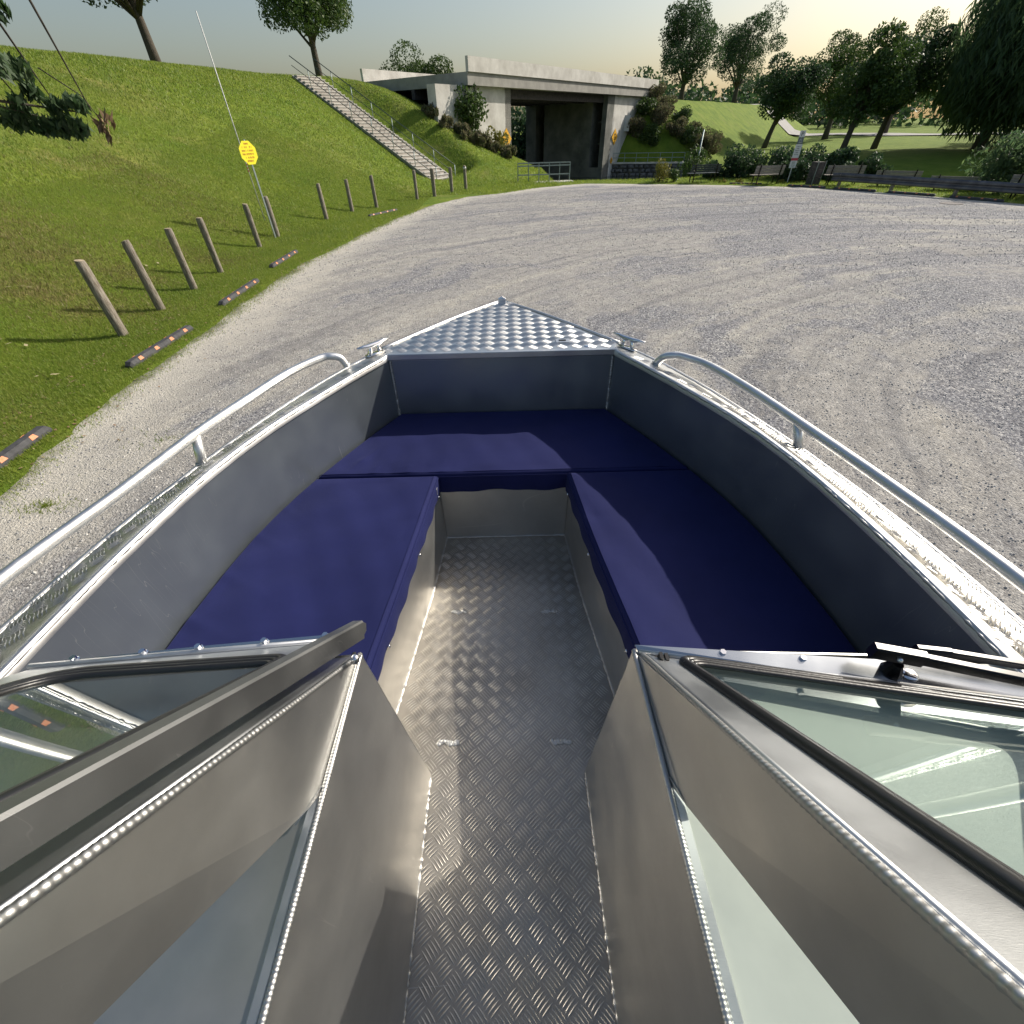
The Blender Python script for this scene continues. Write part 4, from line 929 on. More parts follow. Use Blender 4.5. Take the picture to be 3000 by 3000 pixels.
def strokes(rows, wdt, hgt, parent, y=-.006, seed=1, name='print'):
    g = random.Random(seed); m_ = MB(); n = len(rows); rh = hgt / n
    for i, frac in enumerate(rows):
        zc_ = hgt / 2 - (i + .5) * rh; x = -wdt * frac / 2
        while x < wdt * frac / 2 - .01:
            w_ = g.uniform(.010, .022)
            if g.random() < .84: m_.box((x, y - .001, zc_ - rh * .28), (x + w_ * .35, y, zc_ + rh * .28)); m_.box((x + w_ * .35, y - .001, zc_ + rh * g.choice((-.28, .08, .02))), (x + w_ * .8, y, zc_ + rh * .28 * g.uniform(.5, 1)))
            x += w_ + .006
    return m_.build(name, M_redink if name == 'red_print' else M_ink, parent)
# yellow octagonal sign on a steel channel post
ys_ = thing('warning_sign', 'yellow octagonal notice with red lettering on a slim steel post', 'sign', (-7.97, 17.85, max(H(-7.97, 17.85), 0)), R(60))
MB().bar((0, .012, -.1), (0, .012, 2.62), .05, .025, (0, 1, 0)).build('post', M_galv, ys_)
oc = [(math.cos(R(22.5 + 45 * k)) * .31, math.sin(R(22.5 + 45 * k)) * .31) for k in range(8)]
pl = MB().prism([(x, 0, 2.30 + z) for x, z in oc], (0, -.004, 0)).build('plate', M_yellow, ys_)
pr_ = strokes([.35, .75, .9, .95, .7, .5], .46, .50, pl, y=-.0055, seed=3, name='red_print'); pr_.location = (0, 0, 2.31)
# slim white marker pole
mp_ = thing('marker_pole', 'tall slim white pole with small red marks standing on the lawn', 'pole', (-8.95, 19.6, max(H(-8.95, 19.6), 0)))
MB().tube([(0, 0, -.1), (0, 0, 5.2)], .017, 8).build('rod', M_whitep, mp_, smooth=True)
for z in (1.45, 1.53, 1.62): MB().tube([(0, 0, z), (0, 0, z + .035)], .0185, 8).build('red_mark', M_red, mp_)
# parking sign
ps = thing('parking_sign', 'narrow stack of white parking sign panels on a pale post', 'sign', (16.764, 32.0, 0), R(-6))
MB().bar((0, .015, -.1), (0, .015, 2.36), .045, .03, (0, 1, 0)).build('post', M_whitep, ps)
for (z0, z1, M_, nm) in ((2.08, 2.36, M_white, 'panel'), (1.78, 2.07, M_grey, 'panel'), (1.17, 1.77, M_white, 'panel'), (1.05, 1.17, M_red, 'panel'), (.72, 1.05, M_white, 'panel')):
    MB().box((-.15 if z0 > 1.7 else -.18, -.006, z0), (.15 if z0 > 1.7 else .18, 0, z1)).build(nm, M_, ps)
def glyph(ch_, x, z, h, parent, M_, y=-.008):
    cu = bpy.data.curves.new('letter', 'FONT'); cu.body = ch_; cu.size = h; cu.extrude = .0008; cu.align_x = 'CENTER'
    tmp = bpy.data.objects.new('tmp', cu); me = bpy.data.meshes.new_from_object(tmp); bpy.data.objects.remove(tmp)
    o = bpy.data.objects.new('lettering', me); col.objects.link(o); me.materials.clear(); me.materials.append(M_); o.parent = parent; o.location = (x, y, z); o.rotation_euler = (R(90), 0, 0); return o
glyph('P', 0, 2.12, .28, ps, M_ink)
for zc_, rows, hh, sd_ in ((1.92, [.5, .7, .6], .2, 4), (1.5, [.8, .5, .8, .7, .8], .45, 5), (.88, [.8, .7, .8, .5], .28, 6)):
    o = strokes(rows, .28, hh, ps, y=-.008, seed=sd_); o.location = (0, 0, zc_)
    if zc_ == 1.92: o.data.materials[0] = M_white
# yellow flowers / plant tuft at the sign foot built with the plants below

# ================================================================== STAIRS with railings
st_ = thing('concrete_stairs', 'long straight flight of concrete steps climbing the grassy bank', 'stairs', (-4.329, 35.876, 0), R(55))
NST = 34; run, rise, wd = .36, .17, 2.0
for i in range(NST):
    MB().box((-.02, i * run - .02, i * rise - .45 + .02), (wd, (i + 1) * run + .02, (i + 1) * rise - .05)).build('step_block', M_conc, st_) if i % 1 == 0 and False else None
blk = MB()
for i in range(NST):
    b = MB(); b.box((0, i * run, i * rise - .25), (wd, (i + 1) * run + .03, (i + 1) * rise - .035)); o = b.build('riser', M_step, st_)
    b = MB(); b.box((-.02, i * run - .03, (i + 1) * rise - .035), (wd + .02, (i + 1) * run + .002, (i + 1) * rise)); b.build('tread', M_concw, st_)
for s_ in (-.12, wd + .02):
    MB().prism([(s_, -.2, -.3), (s_, -.2, .02), (s_, NST * run, NST * rise + .02), (s_, NST * run, NST * rise - .6)], (.10, 0, 0)).build('side_kerb', M_conc, st_)
MB().box((-.1, -1.0, -.06), (wd + .2, -.001, .03)).build('bottom_slab', M_concw, st_)
def handrail(x, nm, label, hgt=.95):
    t = thing('handrail', label, 'railing', (-4.329, 35.876, 0), R(55), 'stair handrails')
    up_ = lambda k, z: (x, k * run, k * rise + z)
    MB().tube([up_(.2, hgt), up_(NST, hgt)], .028, 8).build('top_rail', M_dkgreen, t, smooth=True)
    MB().tube([up_(.2, hgt * .52), up_(NST, hgt * .52)], .02, 8).build('mid_rail', M_dkgreen, t, smooth=True)
    for k in np.arange(.2, NST, 4.9): MB().tube([up_(k, -.1), up_(k, hgt)], .024, 8).build('rail_post', M_galv, t, smooth=True)
handrail(.05, 'l', 'metal handrail on the left side of the concrete stairs'); handrail(wd - .05, 'r', 'metal handrail on the right side of the concrete stairs')

# ================================================================== BRIDGE
br = thing('concrete_bridge', 'tall concrete bridge abutments with shaded channel and dark recesses', 'bridge', (.76, 50, 0))
def bw(pts, z0, z1, thick, name, M_, parent=br):
    """vertical slab through plan points pts (2), extruded to its left by thick"""
    a, b = Vector((*pts[0], 0)), Vector((*pts[1], 0)); d = (b - a).normalized(); nrm_ = Vector((-d.y, d.x, 0)) * thick; o = Vector((.76, 50, 0))
    P_ = [a - o, b - o, b - o + nrm_, a - o + nrm_]; return MB().prism([(p.x, p.y, z0) for p in P_], (0, 0, z1 - z0)).build(name, M_, parent)
bd = Vector((.6, .8)); bn = Vector((.8, -.6))
def along(p, t, s_=0): return (p[0] + bd.x * t - bn.x * s_, p[1] + bd.y * t - bn.y * s_)
LA = (.76, 50); RA = (12.3, 65)
bw((along(LA, -9), LA), -2.4, 5.2, .8, 'left_wing_wall', M_concw)
bw((LA, along(LA, 0, 11)), -2.4, 5.2, .8, 'left_abutment', M_conc)
# right abutment: pilasters, recesses, base course
segs = [(0, .55, 0), (.55, 1.75, 1), (1.75, 2.4, 0), (2.4, 8.0, 0), (8.0, 9.2, 1), (9.2, 10.6, 0)]
for a, b, rec in segs:
    p, q = along(RA, .0, a), along(RA, .0, b)
    if rec:
        p2, q2 = along(RA, 1.1, a), along(RA, 1.1, b); bw((q2, p2), -1.0, 5.2, .3, 'recess_back', M_rust)
        for z in (1.1, 3.0): 
            p3, q3 = along(RA, .05, a), along(RA, .05, b); bw((q3, p3), z, z + .10, .1, 'recess_bar', M_galv)
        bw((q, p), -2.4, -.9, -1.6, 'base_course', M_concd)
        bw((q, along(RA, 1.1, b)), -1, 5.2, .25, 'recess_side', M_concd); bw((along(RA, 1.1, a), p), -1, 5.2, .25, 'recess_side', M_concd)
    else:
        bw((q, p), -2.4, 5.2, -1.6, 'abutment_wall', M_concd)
for a in (2.15, 7.8): p, q = along(RA, -.14, a), along(RA, -.14, a + .28); bw((q, p), -1.2, 5.2, -.2, 'pilaster', M_conc)
p, q = along(RA, -.12, -.0), along(RA, -.12, 10.6); bw((q, p), -2.4, -.95, -.2, 'plinth', M_conc)
# slabs joints of the wall: panel strips standing slightly proud
gj = random.Random(3)
for i in range(5):
    for k in range(3):
        a = 2.55 + i * 1.05; z = -.9 + k * 1.35
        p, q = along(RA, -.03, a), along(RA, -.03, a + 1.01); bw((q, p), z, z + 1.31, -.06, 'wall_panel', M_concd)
rw = bw((RA, along(RA, 12, 0)), -2.4, 5.2, .8, 'right_wing_wall', M_concw)
for k in range(4):
    for j in range(3):
        a0 = .15 + k * 1.9; p, q = along(RA, a0, -.02), along(RA, a0 + 1.86, -.02); bw((p, q), -1.7 + j * 1.75, -1.7 + j * 1.75 + 1.71, .04, 'wall_panel', M_concw)
# sloping coping on the wing wall end and small box and hatch
bx = along(RA, 3.4, -.12); MB().box((bx[0] - .76 - .3, bx[1] - 50 - .25, 2.2), (bx[0] - .76 + .3, bx[1] - 50 + .25, 3.6)).build('service_box', M_whitep, br)
bx = along(RA, 4.2, -.1); MB().box((bx[0] - .76 - .12, bx[1] - 50 - .1, -.2), (bx[0] - .76 + .12, bx[1] - 50 + .1, 1.4)).build('gauge_board', M_galv, br)
# deck with girders and parapet
dk_ = MB(); A = Vector((*along(LA, -6, -.5), 0)); B = Vector((*along(RA, 10, -.5), 0)); o_ = Vector((.76, 50, 0)); nrm_ = Vector((-bn.x, -bn.y, 0)) * 11.5
P_ = [A - o_, B - o_, B - o_ + nrm_, A - o_ + nrm_]; MB().prism([(p.x, p.y, 5.2) for p in P_], (0, 0, .7)).build('deck_slab', M_conc, br)
for k in range(5):
    q1 = A - o_ + nrm_ * ((k + .5) / 5); q2 = B - o_ + nrm_ * ((k + .5) / 5); MB().bar((q1.x, q1.y, 4.9), (q2.x, q2.y, 4.9), .35, .6).build('girder', M_rust, br)
for f in (0, 1):
    q1 = A - o_ + nrm_ * f; q2 = B - o_ + nrm_ * f; MB().bar((q1.x, q1.y, 6.3), (q2.x, q2.y, 6.3), .25, .8).build('parapet', M_concw, br)
# diamond signs on the bridge ends
def diamond(loc, sz, label, rz, symbol=True):
    t = thing('diamond_sign', label, 'sign', loc, rz, None)
    MB().prism([(0, 0, -sz), (sz, 0, 0), (0, 0, sz), (-sz, 0, 0)], (0, -.02, 0)).build('plate', M_yel2, t)
    m_ = MB()
    m_.box((-.10 * sz * 2, -.03, .18 * sz), (.10 * sz * 2, -.022, .42 * sz)); m_.box((-.32 * sz, -.03, -.08 * sz), (.32 * sz, -.022, .05 * sz)); m_.box((-.32 * sz, -.03, -.30 * sz), (.32 * sz, -.022, -.18 * sz))
    m_.build('symbol', M_ink, t)
wr_ = math.atan2(.8, .6)
dp = along(LA, -.75, -.03); diamond((dp[0], dp[1], 2.05), .72, 'amber diamond sign on the left pale bridge wall beside the shrub', wr_)
dp = along(RA, .72, -.08); diamond((dp[0], dp[1], 1.75), .72, 'amber diamond sign high on the right bridge wall corner', wr_)
dp = along(RA, .45, -.08); diamond((dp[0], dp[1], -.35), .34, 'small amber diamond sign low on the right bridge wall', wr_)

# railing fences
def fence(a, b, z0, z1, n, hgt, label, rails=(1.0, .5), nm='railing_fence'):
    a, b = Vector((*a, z0)), Vector((*b, z1)); t = thing(nm, label, 'railing', a)
    d = b - a
    for f in rails: MB().bar(Vector((0, 0, hgt * f)), d + Vector((0, 0, hgt * f)), .06, .06).build('rail', M_galv, t)
    for k in range(n + 1):
        q = d * (k / n); MB().bar(q + Vector((0, 0, -.2)), q + Vector((0, 0, hgt)), .055, .055, (0, 1, 0)).build('rail_post', M_galv, t)
    return t
fence((.95, 36.2), (4.45, 37.0), -.02, -.05, 5, 1.05, 'grey metal railing on the near canal edge beside the hill foot', rails=(1.0, .86, .42))
fence((12.9, 65.8), (20.6, 63.6), -.55, -.55, 6, .85, 'grey metal railing above the stone wall across the canal')
pf = MB(); pf.prism([(.2, 34.9, -.25), (4.7, 36.4, -.25), (4.6, 37.3, -.25), (.6, 36.9, -.25)], (0, 0, .28)); pfo = pf.build('concrete_ledge', M_concw); tag(pfo, 'narrow pale concrete ledge under the near canal railing', 'ledge')
MB().prism([(4.7, 36.4, -2.4), (4.6, 37.3, -2.4), (.6, 36.9, -2.4)], (0, 0, 2.14)).build('ledge_foot', M_concd, pfo)
# stone wall across the canal with separate stones
sw = thing('stone_wall', 'dark rough stone wall along the canal below the far railing', 'wall', (12.4, 65.9, -1.9))
a = Vector((0, 0, 0)); b = Vector((8.4, -2.2, 0)); d = (b - a).normalized(); nn_ = Vector((d.y, -d.x, 0)); sg = random.Random(11)
MB().prism([a + Vector((0, .5, 0)), b + Vector((0, .5, 0)), b + Vector((0, .12, 0)), a + Vector((0, .12, 0))], (0, 0, 1.22)).build('backing', M_rock, sw)
for row in range(3):
    x = 0
    while x < b.length - .3:
        w_ = sg.uniform(.45, .95); c = a + d * (x + w_ / 2) + nn_ * sg.uniform(-.05, .12) + Vector((0, 0, row * .4 + .2)); m_ = MB(); hw, hh = w_ / 2 - .02, .185
        V = []
        for dx_, dz_ in ((-1, -1), (0, -1), (1, -1), (1, 0), (1, 1), (0, 1), (-1, 1), (-1, 0)):
            V.append(c + d * dx_ * hw * sg.uniform(.85, 1) + Vector((0, 0, dz_ * hh * sg.uniform(.8, 1))))
        V2 = [v + nn_ * sg.uniform(.08, .16) - (v - c) * .22 for v in V]
        m_.add(V + V2 + [c + nn_ * .2], [(i, (i + 1) % 8, 8 + (i + 1) % 8, 8 + i) for i in range(8)] + [(8 + i, 8 + (i + 1) % 8, 16) for i in range(8)])
        m_.build('stone', M_rock, sw); x += w_
MB().bar(a + Vector((0, .1, 1.28)), b + Vector((0, .1, 1.28)), .7, .14).build('coping', M_concw, sw)

# ================================================================== BENCHES, BIN, GUARD RAIL
def bench(x, y, rz, label, dark=True, L_=1.85, z=None):
    t = thing('park_bench', label, 'bench', (x, y, H(x, y) if z is None else z), rz, 'park benches beyond the gravel')
    Ms = M_benchd if dark else M_benchw
    for k in range(4): MB().bar((-L_ / 2, .02 + k * .11, .44), (L_ / 2, .02 + k * .11, .44), .09, .035).build('seat_slat', Ms, t)
    for k in range(3 if not dark else 4):
        zz = .54 + k * (.135 if not dark else .10); MB().bar((-L_ / 2, .42 + k * .03, zz), (L_ / 2, .42 + k * .03, zz), .03, .115 if not dark else .07).build('back_slat', Ms, t)
    for xx in (-L_ * .36, L_ * .36):
        for (yy, z1) in ((.03, .43), (.46, .93)): MB().bar((xx, yy, -.05), (xx, yy + (.08 if z1 > .5 else 0), z1), .05, .05, (0, 1, 0)).build('leg', M_blackm, t)
        MB().bar((xx, 0, .41), (xx, .45, .41), .05, .03).build('seat_support', M_blackm, t)
    return t
bench(12.15, 33.7, R(188), 'dark slatted park bench beside the yellow goldenrod', True, 1.9)
bench(15.1, 31.7, R(187), 'brown wooden bench left of the parking sign', False, 1.75)
bench(18.75, 30.2, R(160), 'grey wooden bench behind the end of the guard rail', False, 1.8)
bench(20.9, 28.9, R(150), 'low grey bench half hidden behind the guard rail, left of middle', False, 2.0, z=-.15)
bench(22.3, 26.4, R(140), 'dark bench behind the middle of the guard rail', False, 2.3, z=-.25)
bench(22.9, 22.6, R(120), 'brown slatted bench at the right edge beyond the guard rail', False, 2.2, z=.0)
bn_ = thing('litter_bin', 'dark slatted litter bin beside the guard rail end', 'bin', (17.45, 30.6, 0), R(15))
for k in range(3): MB().box((-.24, -.24, .05 + k * .34), (.24, .24, .05 + k * .34 + .32)).build('panel', M_rust, bn_)
for sx_ in (-1, 1): MB().bar((sx_ * .25, -.25, 0), (sx_ * .25, -.25, 1.1), .03, .03, (0, 1, 0)).build('corner_post', M_galv, bn_)
# guard rail: W profile beam on posts
gr = thing('guard_rail', 'long dark steel crash barrier along the far right gravel edge', 'guard rail', (17.9, 28.9, 0))
gp = [(17.9, 28.9), (19.2, 26.6), (20.5, 24.2), (21.8, 21.8), (23.2, 18.8), (24.6, 15.5), (25.8, 12)]
wp_ = [(0, .30), (-.05, .34), (-.05, .40), (0, .45), (0, .49), (-.05, .54), (-.05, .60), (0, .66)]
g = []
for i, (x, y) in enumerate(gp):
    a_ = gp[max(i - 1, 0)]; b_ = gp[min(i + 1, len(gp) - 1)]; d = Vector((b_[0] - a_[0], b_[1] - a_[1], 0)).normalized(); nn2 = Vector((d.y, -d.x, 0))
    g.append([Vector((x - 17.9, y - 28.9, z)) + nn2 * (-u) for u, z in wp_])
MB().sheet(g).build('beam', M_guard, gr, solid=.006)
for x, y in gp[::1]: MB().bar((x - 17.9 + .09, y - 28.9 + .05, -.3), (x - 17.9 + .09, y - 28.9 + .05, .62), .12, .12, (0, 1, 0)).build('beam_post', M_wood, gr)
e0 = g[0]; MB().sheet([[Vector((p.x - .02, p.y, p.z)) for p in e0], [Vector((p.x - .22, p.y + .34, (p.z - .48) * .9 + .46)) for p in e0]]).build('end_terminal', M_guard, gr, solid=.006)
mh = MB().tube([(19.1, 22.4, -.02), (19.1, 22.4, .012)], .42, 20).build('manhole_cover', M_rust); tag(mh, 'round dark iron cover in the gravel near the guard rail', 'manhole cover')
lp = thing('utility_pole', 'slim grey pole standing on the far bank right of the canal railing', 'pole', (19.9, 57, HF(19.9, 57)))
MB().tube([(0, 0, -.3), (0, 0, 7.5)], [.10, .07], 10).build('shaft', M_galv, lp, smooth=True)

# ================================================================== VEGETATION
def leaf_cloud(centres, n, size, spread, rs, droop=0.0, squash=.8, elong=1.0):
    c = np.asarray(centres, float); k = rs.integers(0, len(c), n)
    d = rs.normal(size=(n, 3)); d /= np.linalg.norm(d, axis=1)[:, None]; rad = spread * rs.uniform(.35, 1, n) ** .5
    P = c[k, :3] + d * (rad * (c[k, 3] if c.shape[1] > 3 else 1))[:, None] * np.array([1, 1, squash])
    a = rs.normal(size=(n, 3)); a /= np.linalg.norm(a, axis=1)[:, None]; a[:, 2] *= (1 - droop); 
    if droop: a[:, 2] -= droop * 1.5
    a /= np.linalg.norm(a, axis=1)[:, None]
    b = np.cross(a, rs.normal(size=(n, 3))); b /= np.linalg.norm(b, axis=1)[:, None]
    s = (size * rs.uniform(.6, 1.4, n))[:, None]; nrm = np.cross(a, b)
    V = np.stack([P - a * s * elong, P + b * s * .5 + nrm * s * .12, P + a * s * elong, P - b * s * .5 + nrm * s * .12], 1).reshape(-1, 3)
    return V, np.arange(4 * n).reshape(-1, 4)
def tree(x, y, z, h, cr, label, M_, seed, n=9000, trunk_r=.22, clear=.35, leaf=.16, group=None, droop=0, name='tree', elong=1.0, squash=.75, lean=(0, 0), clumps=26):
    rs = np.random.default_rng(seed); t = thing(name, label, 'tree', (x, y, z), 0, group)
    th = h * clear; tp = [(0, 0, -.4), (lean[0] * .3, lean[1] * .3, th * .5), (lean[0] * .6, lean[1] * .6, th), (lean[0], lean[1], h * .75)]
    tm = MB(); tm.tube(tp, [trunk_r * 1.3, trunk_r, trunk_r * .85, trunk_r * .3], 10)
    cz = th + (h - th) * .5; cs = []
    for k in range(clumps):
        d = rs.normal(size=3); d /= np.linalg.norm(d); rr = rs.uniform(.35, 1.0); p = np.array([lean[0] + d[0] * cr * rr, lean[1] + d[1] * cr * rr, cz + d[2] * (h - th) * .5 * rr]); cs.append((*p, rs.uniform(.7, 1.35)))
        if k % 2 == 0:
            s0 = Vector((lean[0] * .7, lean[1] * .7, th * rs.uniform(.8, 1.1))); e = Vector(p); mid = s0.lerp(e, .5) + Vector((0, 0, .3)); tm.tube([s0, mid, e], [trunk_r * .4, trunk_r * .25, trunk_r * .08], 6)
    tm.build('trunk', M_bark, t, smooth=True)
    V, F = leaf_cloud(cs, n, leaf, cr * .36, rs, droop, squash, elong); npmesh('crown', V, F, M_, None, t)
    return t
def shrub(x, y, z, r, h, label, M_, seed, n=2500, leaf=.07, group=None, name='shrub', droop=0, cat='shrub', elong=1.0, squash=1.0):
    rs = np.random.default_rng(seed); t = thing(name, label, cat, (x, y, z), 0, group); cs = []
    for k in range(12):
        a = rs.uniform(0, 6.28); rr = r * rs.uniform(0, .8) ** .7; cs.append((math.cos(a) * rr, math.sin(a) * rr, h * rs.uniform(.2, .85), rs.uniform(.7, 1.2)))
    V, F = leaf_cloud(cs, n, leaf, h * .32, rs, droop, squash, elong); V[:, 2] = np.maximum(V[:, 2], -.1); npmesh('foliage', V, F, M_, None, t)
    sm = MB()
    for c in cs[:6]: sm.tube([(c[0] * .3, c[1] * .3, -.1), (c[0], c[1], c[2])], [.02, .008], 5)
    sm.build('stem', M_bark, t); return t
# overhanging tree at the left
ot = thing('broadleaf_tree', 'leafy tree whose low branch hangs into the top left corner', 'tree', (-10.2, 3.2, H(-10.2, 3.2)))
rs = np.random.default_rng(21); z_ = H(-10.2, 3.2)
tm = MB(); tm.tube([(0, 0, -.4), (.1, 0, 1.6), (.3, .2, 3.2), (.4, .5, 6.5)], [.32, .24, .2, .07], 12)
cs = []
for k in range(30):
    d = rs.normal(size=3); d /= np.linalg.norm(d); p = np.array([.3 + d[0] * 3.2, .3 + d[1] * 3.2, 5.2 + d[2] * 2.2]); cs.append((*p, rs.uniform(.6, 1.2)))
    if k % 3 == 0: tm.tube([(.25, .15, 2.6), Vector(p) * .55 + Vector((0, 0, 1.3)), Vector(p)], [.09, .05, .02], 6)
tm.build('trunk', M_bark, ot, smooth=True)
V, F = leaf_cloud(cs, 9000, .11, 1.25, rs, .3); npmesh('crown', V, F, M_leafd, None, ot)
# low hanging branch towards the boat
OX, OY = -10.2, 3.2
W2L = lambda x, y, z: Vector((x - OX, y - OY, z - z_))
B0 = Vector((.3, .3, 2.9)); B1 = W2L(-4.05, 5.9, 2.98)
bm_ = MB(); bm_.tube([B0, B0.lerp(B1, .5) + Vector((0, 0, .55)), W2L(-5.0, 5.6, 3.12), B1], [.07, .045, .014, .006], 7); bm_.tube([W2L(-5.0, 5.6, 3.12), W2L(-4.45, 5.85, 2.95), W2L(-4.4, 5.9, 2.72)], [.008, .004, .002], 5); [bm_.tube([W2L(-5.9, 5.2, 5.2), W2L(-5.3 + k * .45, 5.6, 4.2), W2L(-4.9 + k * .3, 5.85, 3.0)], [.03, .018, .004], 6) for k in range(4)]; bm_.tube([Vector((.3, .3, 4.2)), Vector((2.2, 1.2, 5.4)), W2L(-5.9, 5.2, 5.2)], [.09, .06, .03], 7); bm_.tube([W2L(-4.3, 5.85, 3.3), W2L(-4.05, 5.9, 3.1), W2L(-3.98, 5.9, 2.9)], [.006, .005, .003], 5); bo = bm_.build('low_branch', M_bark, ot, smooth=True)
lc = [tuple(W2L(x, 5.85 + rs.uniform(-.12, .12), z)) + (1,) for x, z in [(-4.85, 2.97), (-4.75, 2.93), (-4.65, 2.93), (-4.55, 2.90), (-4.45, 2.89), (-4.35, 2.88), (-4.28, 2.87), (-4.2, 2.88), (-4.6, 3.05), (-4.3, 3.03), (-4.9, 3.1), (-4.1, 3.05), (-5.1, 3.1), (-4.5, 3.15)]]
for _ in range(60):
    q = rs.uniform(0, 1); lc.append(tuple(W2L(-4.1 - 1.5 * rs.uniform(0, 1) - .3 * q, 5.8 + rs.uniform(-.4, .3), 2.98 + q * 1.9 + .15 * rs.normal())) + (rs.uniform(.8, 1.6),))
V, F = leaf_cloud(lc, 5200, .040, .085, rs, .7, .8, 1.25); npmesh('leaves', V, F, M_leafd, None, bo)
V, F = leaf_cloud([tuple(W2L(-4.0, 5.9, 2.86)) + (1,), tuple(W2L(-3.93, 5.9, 2.93)) + (1,)], 26, .040, .055, rs, .9, 1.2, 1.6); npmesh('dead_leaves', V, F, M_leafb, None, bo)
# shrub beside left bridge wall
shrub(-2.6, 45.6, H(-2.6, 45.6) - .1, 1.3, 2.8, 'bright green leafy shrub beside the left bridge wall', M_leaf, 31, 2600, .14)
shrub(-.6, 46.0, H(-.6, 46.0) - .2, .9, 1.4, 'pale flowering shrub low against the left bridge wall', M_leafy, 32, 1200, .10)
for k, (x, y) in enumerate([(-4.0, 42.5), (-3.0, 42.2), (-1.8, 42.6), (-.8, 43.2), (.2, 44.0), (-5.0, 43.4)]):
    shrub(x, y, H(x, y) - .1, .9, .8, ['tall dry grass clump on the hill crest', 'dry weeds on the hill crest below the shrub', 'weedy clump descending the hill crest', 'weeds low on the hill near the bridge', 'weeds at the foot of the left bridge wall', 'dry weeds highest on the hill crest'][k], M_brush, 40 + k, 900, .09, name='weed_clump', cat='weeds', droop=-.6, elong=1.8, group='weeds on the hill crest')
# goldenrod
shrub(9.9, 34.3, H(9.9, 34.3), .45, 1.05, 'yellow goldenrod clump left of the dark bench', M_leafy, 50, 900, .05, name='goldenrod', cat='plant', droop=-.5, elong=1.6)
shrub(10.6, 34.0, H(10.6, 34.0), .3, .6, 'small green weeds next to the dark bench', M_leaf, 51, 400, .05, name='weed_clump', cat='weeds', droop=-.5, elong=1.5)
shrub(16.5, 32.0, 0, .35, .16, 'small yellow leafed plant at the parking sign foot', M_leafy, 52, 260, .05, name='low_plant', cat='plant')
shrub(13.2, 32.9, 0, .3, .22, 'low yellow green weed between the two nearer benches', M_leafy, 53, 220, .05, name='low_plant', cat='plant')
shrub(14.0, 32.3, 0, .25, .22, 'low pale weed in front of the wooden bench', M_leafy, 54, 220, .05, name='low_plant', cat='plant')
# bushes behind benches
bushes = [(14.2, 36.0, 1.3, 1.45), (16.0, 35.6, 1.4, 1.75), (17.6, 34.8, 1.4, 1.85), (19.2, 34.2, 1.4, 1.8), (20.6, 33.6, 1.3, 1.65), (22.2, 33.0, 1.2, 1.35), (17.6, 32.8, .9, 1.3), (19.8, 32.6, .8, 1.1)]
bl_ = ['leftmost dark bush behind the benches', 'dark green bush behind the wooden bench', 'dark bush behind the parking sign', 'tall dark bush right of the parking sign', 'dense dark bush above the litter bin', 'dark bush at the right end of the hedge', 'low dark bush just behind the parking sign post', 'low dark bush behind the litter bin']
for k, ((x, y, r, h), lb) in enumerate(zip(bushes, bl_)): shrub(x, y, -.3, r, h, lb, M_leafd, 60 + k, 3600, .085, 'bushes behind the benches')
shrub(13.0, 37.5, -.3, .8, 1.9, 'light green wispy plant left of the dark bushes', M_leaf, 70, 900, .08, droop=-.4, elong=1.6)
shrub(23.2, 24.8, -.1, 1.0, 2.3, 'weedy bush with yellow tips behind the right end of the guard rail', M_leafw, 71, 2600, .07, droop=-.3, elong=1.8)
shrub(24.4, 23.4, -.1, 1.0, 2.4, 'dry brown brush beside the right bench', M_brush, 72, 2200, .07, droop=-.3, elong=1.6)
shrub(24.0, 26.8, -.2, .9, 1.7, 'green weeds between the two right benches', M_leafw, 73, 1800, .07, droop=-.3, elong=1.6)
# brushy embankment beyond the right abutment
bk = 0; bw_ = ['brush with yellow flowers at the foot of the embankment', 'green brush at the foot of the embankment', 'brown brush on the bridge embankment', 'dry brown brush on the bridge embankment', 'weedy brush on the bridge embankment']
for ia, al_ in enumerate((1.2, 2.8, 4.4, 6.2, 8.2)):
    for ic, ac in enumerate((1.1, 2.9, 4.7, 6.5, 8.3)):
        x = 12.3 + .6 * (al_ + .25 * ic) + .8 * ac; y = 65 + .8 * (al_ + .25 * ic) - .6 * ac; rr_b = random.uniform(.9, 1.2)
        if sdist(np.array([[x, y]]), FAR)[0] < 1.5: continue
        row_w = ['lowest row', 'second row up', 'middle row', 'fourth row up', 'top row'][ia]; col_w = ['against the bridge wall', 'just right of the bridge wall', 'in mid slope', 'toward the lawn', 'at the lawn end'][ic]
        kindw = 'yellow flowered brush' if ia == 0 and ic < 3 else ('green brush' if (ia + ic) % 3 == 0 else 'dry brown brush')
        shrub(x, y, max(HF(x, y), -1.0) - .25, rr_b * 1.15, random.uniform(1.7, 2.3) if ia else 1.3, kindw + ' on the embankment, ' + row_w + ' ' + col_w, M_leafy if kindw[0] == 'y' else (M_leaf if kindw[0] == 'g' else M_brush), 80 + bk, 2600, .10, 'brush on the bridge embankment', squash=.8); bk += 1
